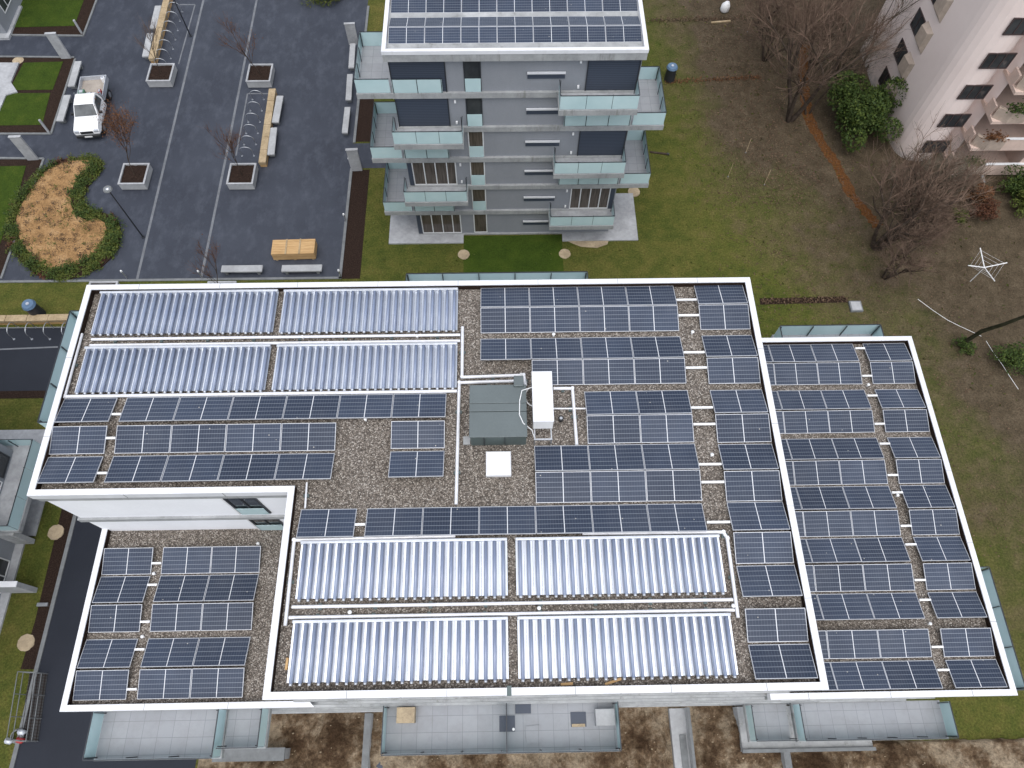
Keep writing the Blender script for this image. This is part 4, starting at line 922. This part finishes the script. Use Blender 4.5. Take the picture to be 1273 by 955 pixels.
def inside(x, y, P):
    c = False; n = len(P)
    for i in range(n):
        a, b = P[i], P[(i + 1) % n]
        if (a[1] > y) != (b[1] > y) and x < (b[0] - a[0]) * (y - a[1]) / (b[1] - a[1]) + a[0]: c = not c
    return c
random.seed(11)
PO, PI_ = PX(kid(out_)), PX(kid(inn_)); xs = [p.x for p in PO]; ys = [p.y for p in PO]
m = MB(); dk = MB(); mr = MB(); dry = MB(); grn = MB(); cnt = 0
while cnt < 2300:
    x, y = random.uniform(min(xs), max(xs)), random.uniform(min(ys), max(ys))
    if not inside(x, y, PO) or inside(x, y, PI_): continue
    nz = NZ.noise(Vector((x * .8, y * .8, 1))); n2 = NZ.noise(Vector((x * 1.3, y * 1.3, 7)))
    cnt += 1
    if n2 < -.22 and random.random() < .75: continue
    tgt = mr if nz > .33 else (dk if n2 > .12 else m); hh = max(.12, .3 + .5 * n2); dx, dy = random.gauss(0, .12), random.gauss(0, .12)
    for _ in range(9): tgt.leaf((x + dx + random.gauss(0, .09), y + dy + random.gauss(0, .09), random.uniform(.05, hh)), random.uniform(.035, .085), .7)
stuff(m.build('shrubs', 'leaf_shrub'), 'dense low green shrubs framing the kidney shaped bed', 'shrubs')
stuff(dk.build('shrubs', 'leaf'), 'darker green leafy shrubs in the border of the kidney shaped bed', 'shrubs')
stuff(mr.build('shrubs', 'leaf_red'), 'reddish low shrubs among the green border of the kidney shaped bed', 'shrubs')
cnt = 0
while cnt < 150:
    x, y = random.uniform(min(xs), max(xs)), random.uniform(min(ys), max(ys))
    if not inside(x, y, PI_): continue
    cnt += 1; tgt = grn if random.random() < .22 else dry; r_ = random.uniform(.06, .2)
    for _ in range(22): tgt.leaf((x + random.gauss(0, r_), y + random.gauss(0, r_), .1 + abs(random.gauss(0, .12))), random.uniform(.025, .06), .9)
stuff(dry.build('dry_perennials', 'leaf_dry'), 'withered brown perennials dotted over the bark bed', 'perennials')
stuff(grn.build('perennials', 'leaf_shrub'), 'small green perennials dotted over the bark bed', 'perennials')

# ------------------------------------------------------------------ the white pickup truck
def truck():
    c = (at(92, 160, .8) + at(132, 98, .8)) / 2
    T = thing('pickup_truck', 'white single cab pickup truck with drop side bed parked on the plaza', 'truck', (-29.35, 40.95, 0), .10)
    prof = [(-2.46, .42, .76), (-2.52, .62, .84), (-2.50, .82, .86), (-2.36, .98, .84), (-1.9, 1.06, .83), (-1.38, 1.12, .83), (-.72, 1.70, .69), (-.3, 1.76, .67), (.15, 1.76, .67), (.34, 1.68, .68), (.42, 1.15, .83), (.42, .42, .86)]
    m = MB()
    for (y, z, w) in prof: m.v += [(-w, y, z), (w, y, z)]
    n = len(prof)
    for i in range(n): j = (i + 1) % n; m.f.append((2 * i, 2 * j, 2 * j + 1, 2 * i + 1))
    # sides, with the belt line bulging out
    for s_ in (0, 1):
        b = len(m.v); sx = -1 if s_ == 0 else 1
        m.v += [(sx * .9, y, z) for y, z in ((-2.3, .6), (-1.38, .75), (.3, .75))]
        idx = lambda i: 2 * i + s_
        for t in ((idx(0), idx(1), b), (idx(1), idx(2), b), (idx(2), idx(3), b), (idx(3), idx(4), b), (idx(4), idx(5), b + 1, b), (idx(5), idx(6), b + 1), (idx(6), idx(7), b + 2, b + 1), (idx(7), idx(8), b + 2), (idx(8), idx(9), b + 2), (idx(9), idx(10), b + 2), (idx(10), idx(11), b + 2), (idx(11), idx(0), b, b + 1, b + 2)): m.f.append(t if s_ else t[::-1])
    m.build('cab', 'paint_white', T, local=True, bevel=.03)
    def lerp3(a, b, t): return tuple(a[i] + (b[i] - a[i]) * t for i in range(3))
    g = MB(); e = .012
    a, b = (-1.38, 1.12, .83), (-.72, 1.70, .69); P, Q = lerp3(a, b, .06), lerp3(a, b, .94)
    g.quad((-P[2] + .06, P[0] - e, P[1] + e), (P[2] - .06, P[0] - e, P[1] + e), (Q[2] - .05, Q[0] - e, Q[1] + e), (-Q[2] + .05, Q[0] - e, Q[1] + e)); g.build('windscreen', 'screen', T, local=True)
    for s_ in (-1, 1):
        g = MB(); pts = [(s_ * .86, -1.18, 1.14), (s_ * .725, -.62, 1.62), (s_ * .705, .12, 1.66), (s_ * .845, .24, 1.14)]
        if s_ < 0: pts = pts[::-1]
        g.quad(*pts); g.build('side_window', 'screen', T, local=True)
        MB().box(min(s_ * .86, s_ * 1.08), max(s_ * .86, s_ * 1.08), -1.12, -1.0, 1.08, 1.26).build('mirror', 'plastic_black', T, local=True, bevel=.02)
        MB().box(s_ * .66 - .15, s_ * .66 + .15, -2.53, -2.34, .74, .92).build('headlight', 'header', T, local=True, bevel=.03)
    MB().box(-.42, .42, -2.54, -2.49, .66, .84).build('grille', 'plastic_black', T, local=True)
    MB().box(-.84, .84, -2.62, -2.44, .34, .56).build('bumper', 'plastic_black', T, local=True, bevel=.04)
    MB().box(-.26, .26, -2.64, -2.622, .42, .53).build('number_plate', 'white_plastic', T, local=True)
    MB().box(-.45, .45, -2.3, 2.45, .42, .6).build('chassis', 'plastic_black', T, local=True)
    MB().box(-.88, .88, .5, 2.55, .82, .90).build('bed_floor', 'truck_bed', T, local=True)
    m = MB().box(-.92, -.88, .5, 2.55, .8, 1.22).box(.88, .92, .5, 2.55, .8, 1.22).box(-.92, .92, 2.55, 2.6, .8, 1.22)
    m.build('drop_side', 'header', T, local=True)
    MB().box(-.9, .9, .47, .5, .82, 1.45).box(-.9, -.84, .5, .56, 1.22, 1.6).box(.84, .9, .5, .56, 1.22, 1.6).build('headboard', 'steel', T, local=True)
    for sx in (-1, 1):
        for y in (-1.75, 1.55):
            w_ = MB().tube([(sx * .66, y, .36), (sx * .9, y, .36)], .36, 20).build('wheel', 'rubber', T, local=True)
            MB().tube([(sx * .9, y, .36), (sx * .912, y, .36)], .2, 14).build('rim', 'steel', w_, local=True)
        MB().box(min(sx * .6, sx * .93), max(sx * .6, sx * .93), 1.1, 2.0, .74, .80).build('mudguard', 'plastic_black', T, local=True)
    MB().box(-.7, .7, -2.2, -1.45, 1.085, 1.09).build('bonnet_seam', 'header', T, local=True) if False else None
    rot = Matrix.Rotation(.10, 3, 'Z'); org = Vector((-29.35, 40.95, .9))
    def cargo(x, y, sx, sy, h, mat, name, label, cat):
        q = org + rot @ Vector((x, y, 0)); o = thing(name, label, cat, q, .10 + random.uniform(-.3, .3)); MB().box(-sx, sx, -sy, sy, .002, h).build('body', mat, o, local=True, bevel=.02); MB().box(-sx * .6, sx * .6, -sy * .6, sy * .6, h, h + .04).build('lid', 'header' if mat != 'header' else 'white_plastic', o, local=True)
    cargo(-.6, .95, .22, .22, .42, 'green_plastic', 'tool_box', 'green box with pale lid behind the cab on the truck bed', 'box')
    cargo(-.12, .85, .2, .18, .25, 'dark_metal', 'tool_box', 'dark box in the front of the truck bed', 'box')
    cargo(.62, 1.0, .12, .2, .3, 'red_plastic', 'fuel_can', 'red canister at the right side of the truck bed', 'canister')
    cargo(.7, 2.3, .13, .13, .35, 'white_plastic', 'bucket', 'white bucket in the rear corner of the truck bed', 'bucket')
random.seed(5); truck()

# ------------------------------------------------------------------ railed stairwell by the road
o = thing('stairwell_railing', 'grey steel railed basement stairwell with grating beside the narrow road', 'railing', (-23.4, .8, 0))
A, Bq, C_, D_ = at(22, 835, 1), at(45, 836, 1), at(32, 922, 1), at(8, 920, 1)
ring = [A, Bq, C_, D_]
MB().sheet([(p.x, p.y) for p in ring], .03).build('grating', 'plastic_black', o)
m = MB()
for i in range(4):
    a, b = ring[i], ring[(i + 1) % 4]
    for z in (1.0, .55): m.tube([(a.x, a.y, z), (b.x, b.y, z)], .022, 6)
    n = max(2, int((b - a).length / .9))
    for j in range(n): q = a.lerp(b, j / n); m.tube([(q.x, q.y, 0), (q.x, q.y, 1.0)], .02, 6)
m.build('rail', 'kerb', o)
m = MB()
for j in range(22):
    a = D_.lerp(A, (j + .5) / 22); b = C_.lerp(Bq, (j + .5) / 22); m.tube([(a.x, a.y, .05), (b.x, b.y, .05)], .012, 4)
for j in range(5):
    a = D_.lerp(C_, (j + .5) / 5); b = A.lerp(Bq, (j + .5) / 5); m.tube([(a.x, a.y, .07), (b.x, b.y, .07)], .012, 4)
m.build('bars', 'mulch', o)
q = at(19, 915, .3); n = 20; m = MB()
for t in range(3): m.tube([(q.x + (.3 - .03 * t) * math.cos(2 * PI * i / n), q.y + (.3 - .03 * t) * math.sin(2 * PI * i / n), .15 + .05 * t) for i in range(n + 1)], .03, 6)
tag(m.build('hose_coil', 'kerb'), 'coiled grey hose at the front end of the railed stairwell', 'hose')
for i, (px, py, mt, lab) in enumerate(((28, 911, 'header', 'pale bag beside the hose coil at the stairwell'), (26, 921, 'red_plastic', 'red bundle beside the hose coil at the stairwell'), (12, 922, 'header', 'grey sack at the foot of the stairwell railing'))):
    q = at(px, py, .1); m = MB(); m.tube([(q.x - .2, q.y, .12), (q.x - .08, q.y + .04, .2), (q.x + .1, q.y, .2), (q.x + .2, q.y + .05, .1)], [.06, .15, .14, .05], 8); tag(m.build('bag', mt, smooth=True), lab, 'bag')
p = at(54, 752); tag(MB().box(p.x - .28, p.x + .28, p.y - .09, p.y + .09, 0, .12).box(p.x - .2, p.x + .2, p.y - .05, p.y + .05, .12, .16).build('ground_light', 'steel'), 'small pale ground light in the mulch beside the narrow road', 'light')
# ------------------------------------------------------------------ right hand garden
o = thing('clothes_dryer', 'white rotary clothes dryer standing on the brown lawn at the right', 'clothes dryer', at(1206, 350))
p = at(1206, 350); hub = p + Vector((0, 0, 1.55)); MB().cyl(p.x, p.y, 0, 1.6, .025, 8).build('pole', 'white_plastic', o)
for a in (.08, 1.65, 3.2, 4.75):
    d = Vector((math.cos(a), math.sin(a), 0)); MB().tube([hub, hub + d * 1.25 + Vector((0, 0, .35))], .032, 6).build('arm', 'white_plastic', o)
m = MB()
for rr in (.5, .8, 1.1):
    P = [hub + Vector((math.cos(a), math.sin(a), 0)) * rr + Vector((0, 0, .28 * rr)) for a in (.08, 1.65, 3.2, 4.75, .08 + 2 * PI)]; m.tube(P, .006, 4)
m.build('line', 'white_plastic', o)
tag(MB().tube([at(x, y, .45) for x, y in ((1141, 372), (1160, 386), (1178, 398), (1192, 405), (1205, 411), (1220, 418))], .014, 5).build('rope', 'white_plastic'), 'white rope strung across the lawn left of the mossy tree', 'rope')
tag(MB().tube([at(x, y, .45) for x, y in ((1226, 424), (1236, 440), (1245, 452), (1254, 466), (1266, 484))], .014, 5).build('rope', 'white_plastic'), 'white rope strung across the lawn right of the mossy tree', 'rope')
o = thing('manhole_cover', 'light grey square concrete manhole cover on the lawn behind the right wing', 'manhole cover', at(1063, 382)); p = at(1063, 382); MB().obox((p.x - .38, p.y), (p.x + .38, p.y), .75, 0, .16).build('frame', 'kerb', o); MB().obox((p.x - .3, p.y), (p.x + .3, p.y), .6, .16, .18).build('lid', 'bench', o)
o = thing('garden_bag', 'white filled garden bag on the lawn at the top', 'bag', at(900, 14)); p = at(900, 14)
m = MB(); m.tube([(p.x, p.y, 0), (p.x, p.y, .15), (p.x + .03, p.y + .03, .5), (p.x + .05, p.y, .75), (p.x + .02, p.y, .8)], [.28, .36, .34, .2, .04], 12); m.build('sack', 'white_plastic', o, smooth=True); MB().tube([(p.x + .05, p.y, .74), (p.x + .2, p.y - .05, .85)], .05, 6).build('tie', 'white_plastic', o)
tag(MB().obox(at(884, 29), at(908, 27), .14, 0, .1).build('plank', 'timber'), 'pale plank lying on the lawn below the white garden bag', 'plank')
o = thing('fallen_post', 'short dark post lying on the lawn right of the far house', 'post', at(818, 190)); MB().tube([at(808, 189, .06), at(829, 191.5, .06)], .07, 8).build('log', 'bark', o); MB().tube([at(829, 191.5, .06), at(832, 192, .06)], .09, 8).build('end', 'plastic_black', o)
for i, (px, py, h_) in enumerate(((929, 40, 1.0), (927, 190, 1.1), (905, 220, 1.1), (950, 230, 1.2))):
    p = at(px, py); o = thing('stake', 'thin pale stake on the leaf strewn lawn, %s from back' % ORDS[i], 'stake', p, 0, 'thin pale stakes'); MB().tube([p, p + Vector((.1, .25, h_))], .018, 5).build('rod', 'timber', o); MB().tube([p, p + Vector((0, 0, .06))], .05, 6).build('foot', 'kerb', o)
p = at(1154, 243 - 70); 
# low dead hedge lines across the lawn
def hedge_line(a, b, n, label, mat, h=.25, w=.12):
    m = MB(); A, Bq = at(*a), at(*b)
    for _ in range(n): q = A.lerp(Bq, random.random()); m.leaf((q.x + random.gauss(0, w), q.y + random.gauss(0, w), abs(random.gauss(0, h))), random.uniform(.04, .09), 1)
    tag(m.build('low_hedge', mat), label, 'hedge', 'thin hedge rows on the lawn')
hedge_line((806, 27), (925, 23), 500, 'thin dark hedge row on the lawn, right of the far house roof', 'leaf_dry', .15)
hedge_line((826, 103), (945, 97), 520, 'thin rusty hedge row on the lawn right of the far house', 'leaf_rust', .12)
hedge_line((948, 375), (1052, 372), 500, 'thin brown hedge row on the lawn behind the right wing', 'leaf_dry', .1)
# trees
bare_tree(981, 150, 11, 'tall leafless tree beside the rust coloured path, dark trunk', .20, 3, .75, 4, (.05, .1), kids=(4, 5), seed=21)
bare_tree(1004, 142, 8, 'slender leafless tree on the rust coloured path, upper bend', .10, 2, .6, 4, (0, .15), 'bark', 'twig', seed=22)
bare_tree(1030, 30, 10, 'broad leafless tree at the top edge, left of the pink house', .18, 3, .8, 4, (0, 0), 'bark', 'twig_grey', seed=23)
bare_tree(955, 22, 8, 'leafless reddish tree at the top edge beside the lawn', .12, 3, .8, 4, (0, 0), 'bark', 'twig', seed=24)
bare_tree(1088, 308, 7.4, 'spreading leafless tree at the lower end of the rust coloured path', .20, 5, .8, 4, (.1, .02), 'bark', 'twig', (4, 5), seed=25)
bare_tree(1100, 345, 5, 'small leafless tree below the spreading one', .10, 4, .9, 4, (.2, 0), 'bark', 'twig', seed=26)
bare_tree(1072, 88, 9.5, 'thin leafless tree with branches before the pink wall', .11, 2, .7, 4, (.12, .0), 'bark', 'twig_grey', seed=27)
bare_tree(1120, 260, 5.5, 'grey leafless thicket tree below the pink house corner', .09, 5, .9, 4, (.1, 0), 'bark', 'twig_grey', seed=28)
bare_tree(1195, 428, 15, 'tall mossy leafless tree rising at the right edge', .17, 1, .45, 3, (.03, .02), 'bark_moss', 'twig', (2, 3), seed=29)
bare_tree(1170, 245, 3.4, 'pale twiggy bush right of the pink house corner', .05, 8, .9, 4, (0, 0), 'twig', 'twig_grey', (3, 5), seed=30, up=.05)
bare_tree(1130, 240, 3.2, 'pale twiggy bush at the foot of the pink house corner', .05, 8, .9, 4, (0, 0), 'twig', 'twig', (3, 5), seed=31, up=.05)
def shrub(px, py, r, h, label, mat, n, seed, size=(.06, .14), branch=True):
    random.seed(seed); p = at(px, py); o = thing('shrub', label, 'shrub', p); m = MB(); st_ = MB()
    lumps = [(Vector((random.gauss(0, .42) * r, random.gauss(0, .42) * r, random.uniform(.35, .85) * h)), random.uniform(.28, .5) * r) for _ in range(24)]
    for _ in range(n):
        c, rr = random.choice(lumps); d = Vector((random.gauss(0, 1), random.gauss(0, 1), random.gauss(0, 1) + .4)).normalized(); q = p + c + d * rr * random.uniform(.75, 1.05)
        if q.z > .02: m.leaf(q, random.uniform(*size), .8)
    m.build('foliage', mat, o)
    for c, rr in lumps: st_.tube([p, p + c * .5 + Vector((0, 0, .1)), p + c], [.05, .03, .01], 5, False)
    st_.build('stem', 'bark', o)
shrub(1060, 158, 2.25, 3.4, 'rounded evergreen shrub against the left corner of the pink house', 'leaf', 13000, 41)
shrub(1207, 250, .95, 1.5, 'rust brown shrub below the pink house balconies', 'leaf_rust', 2600, 42, (.04, .08))
shrub(1218, 268, .8, 1.1, 'dark red shrub before the rust brown one', 'leaf_red', 2000, 43, (.04, .08))
shrub(1270, 262, .9, 1.5, 'bright green shrub at the right edge below the balconies', 'leaf_shrub', 2200, 44, (.05, .1))
shrub(1190, 270, .5, .6, 'small green shrub left of the red one', 'leaf_shrub', 700, 45, (.04, .08))
shrub(1258, 240, 1.4, 1.4, 'dark evergreen shrub under the pink house balconies', 'leaf', 3500, 46, (.05, .1))
shrub(1256, 452, 1.0, 1.0, 'dark round shrub beside the mossy tree at the right edge', 'leaf', 2400, 47, (.04, .09))
shrub(1196, 432, .6, .5, 'low ivy at the foot of the mossy tree', 'leaf', 900, 48, (.04, .08))
shrub(405, -3, 1.6, .7, 'flat green shrub mound at the top of the plaza', 'leaf_shrub', 3500, 49, (.05, .1))
bare_tree(950, 75, 6.5, 'low reddish leafless thicket at the lawn edge, left of the tall dark tree', .06, 7, .9, 4, (.1, 0), 'bark', 'twig', (4, 5), seed=51)
bare_tree(1008, 82, 7.5, 'dense brown leafless thicket beside the upper part of the rust path', .08, 6, .85, 4, (.0, 0), 'bark', 'twig', (4, 5), seed=52)
bare_tree(1040, 100, 6, 'brown leafless thicket left of the evergreen shrub', .06, 6, .9, 4, (.0, 0), 'bark', 'twig_grey', (4, 5), seed=53)
bare_tree(1150, 290, 3.8, 'low brown leafless bush right of the spreading tree', .05, 8, .9, 4, (0, 0), 'bark', 'twig', (3, 5), seed=54, up=.05)
# leaf litter and grass tussocks
random.seed(61); m = MB()
for _ in range(9000):
    x = random.triangular(12.5, 36, 19); y = random.uniform(8, 56)
    if x > XE - .3 and y > YE - 2: continue
    if x < 18.9 and y < 16.6: continue
    m.leaf((x, y, random.uniform(.02, .06)), random.uniform(.035, .08), .2)
for _ in range(5000):
    x = random.gauss(19, 2.6); y = random.uniform(32, 54)
    if x > XE - .3 or x < 13: continue
    m.leaf((x, y, random.uniform(.02, .05)), random.uniform(.035, .08), .2)
stuff(m.build('fallen_leaves', 'leaf_dry'), 'brown fallen leaves scattered over the lawn and soil under the trees', 'leaves')
m = MB()
for _ in range(2200):
    x = random.uniform(-9, 36); y = random.uniform(16.6, 56)
    if (XL - 2 < x < XR + 2 and y > 28.5) or (x > XE - .3 and y > YE - 2): continue
    s_ = random.uniform(.04, .08); a = random.uniform(0, PI); m.quad((x - s_ * math.cos(a), y - s_ * math.sin(a), .0), (x + s_ * math.cos(a), y + s_ * math.sin(a), 0), (x + s_ * math.cos(a) + random.gauss(0, .05), y + s_ * math.sin(a), s_ * 1.2), (x - s_ * math.cos(a), y - s_ * math.sin(a) + random.gauss(0, .05), s_ * 1.1))
stuff(m.build('grass_tufts', 'leaf_shrub'), 'taller grass tufts scattered over the lawn', 'grass')

# ------------------------------------------------------------------ light: bright overcast sky
SUN_EL, SUN_AZ = R(70), R(178)       # azimuth measured clockwise from +Y
w = bpy.data.worlds.new('World'); S.world = w; w.use_nodes = True; nt = w.node_tree; bg = nt.nodes['Background']
sky = nt.nodes.new('ShaderNodeTexSky'); sky.sky_type = 'NISHITA'; sky.sun_disc = False; sky.sun_elevation = SUN_EL; sky.sun_rotation = SUN_AZ
sky.air_density = 1.0; sky.dust_density = 3.0; sky.ozone_density = 1.0
hsv = nt.nodes.new('ShaderNodeHueSaturation'); hsv.inputs['Saturation'].default_value = .38; hsv.inputs['Value'].default_value = 1.55
nt.links.new(sky.outputs[0], hsv.inputs['Color']); nt.links.new(hsv.outputs[0], bg.inputs['Color']); bg.inputs['Strength'].default_value = .15
ld = bpy.data.lights.new('sun', 'SUN'); ld.energy = 1.3; ld.angle = R(84); ld.color = (1.0, .985, .965)
lo = bpy.data.objects.new('sun', ld); COL.objects.link(lo)
sd = Vector((math.sin(SUN_AZ) * math.cos(SUN_EL), math.cos(SUN_AZ) * math.cos(SUN_EL), math.sin(SUN_EL)))
lo.rotation_euler = sd.to_track_quat('Z', 'Y').to_euler(); lo.location = (0, 0, 60)

# ------------------------------------------------------------------ camera
cd = bpy.data.cameras.new('camera'); cam = bpy.data.objects.new('camera', cd); COL.objects.link(cam)
cd.sensor_width = 36; cd.lens = 36 * FPX / 1273; cd.clip_end = 1000; cd.clip_start = .5
mw = Matrix((RT, UP, -FW)).transposed().to_4x4(); mw.translation = Vector((0, 0, CAMH)); cam.matrix_world = mw
S.camera = cam
S.view_settings.view_transform = 'Standard'; S.view_settings.look = 'None'; S.view_settings.exposure = 0; S.view_settings.gamma = 1
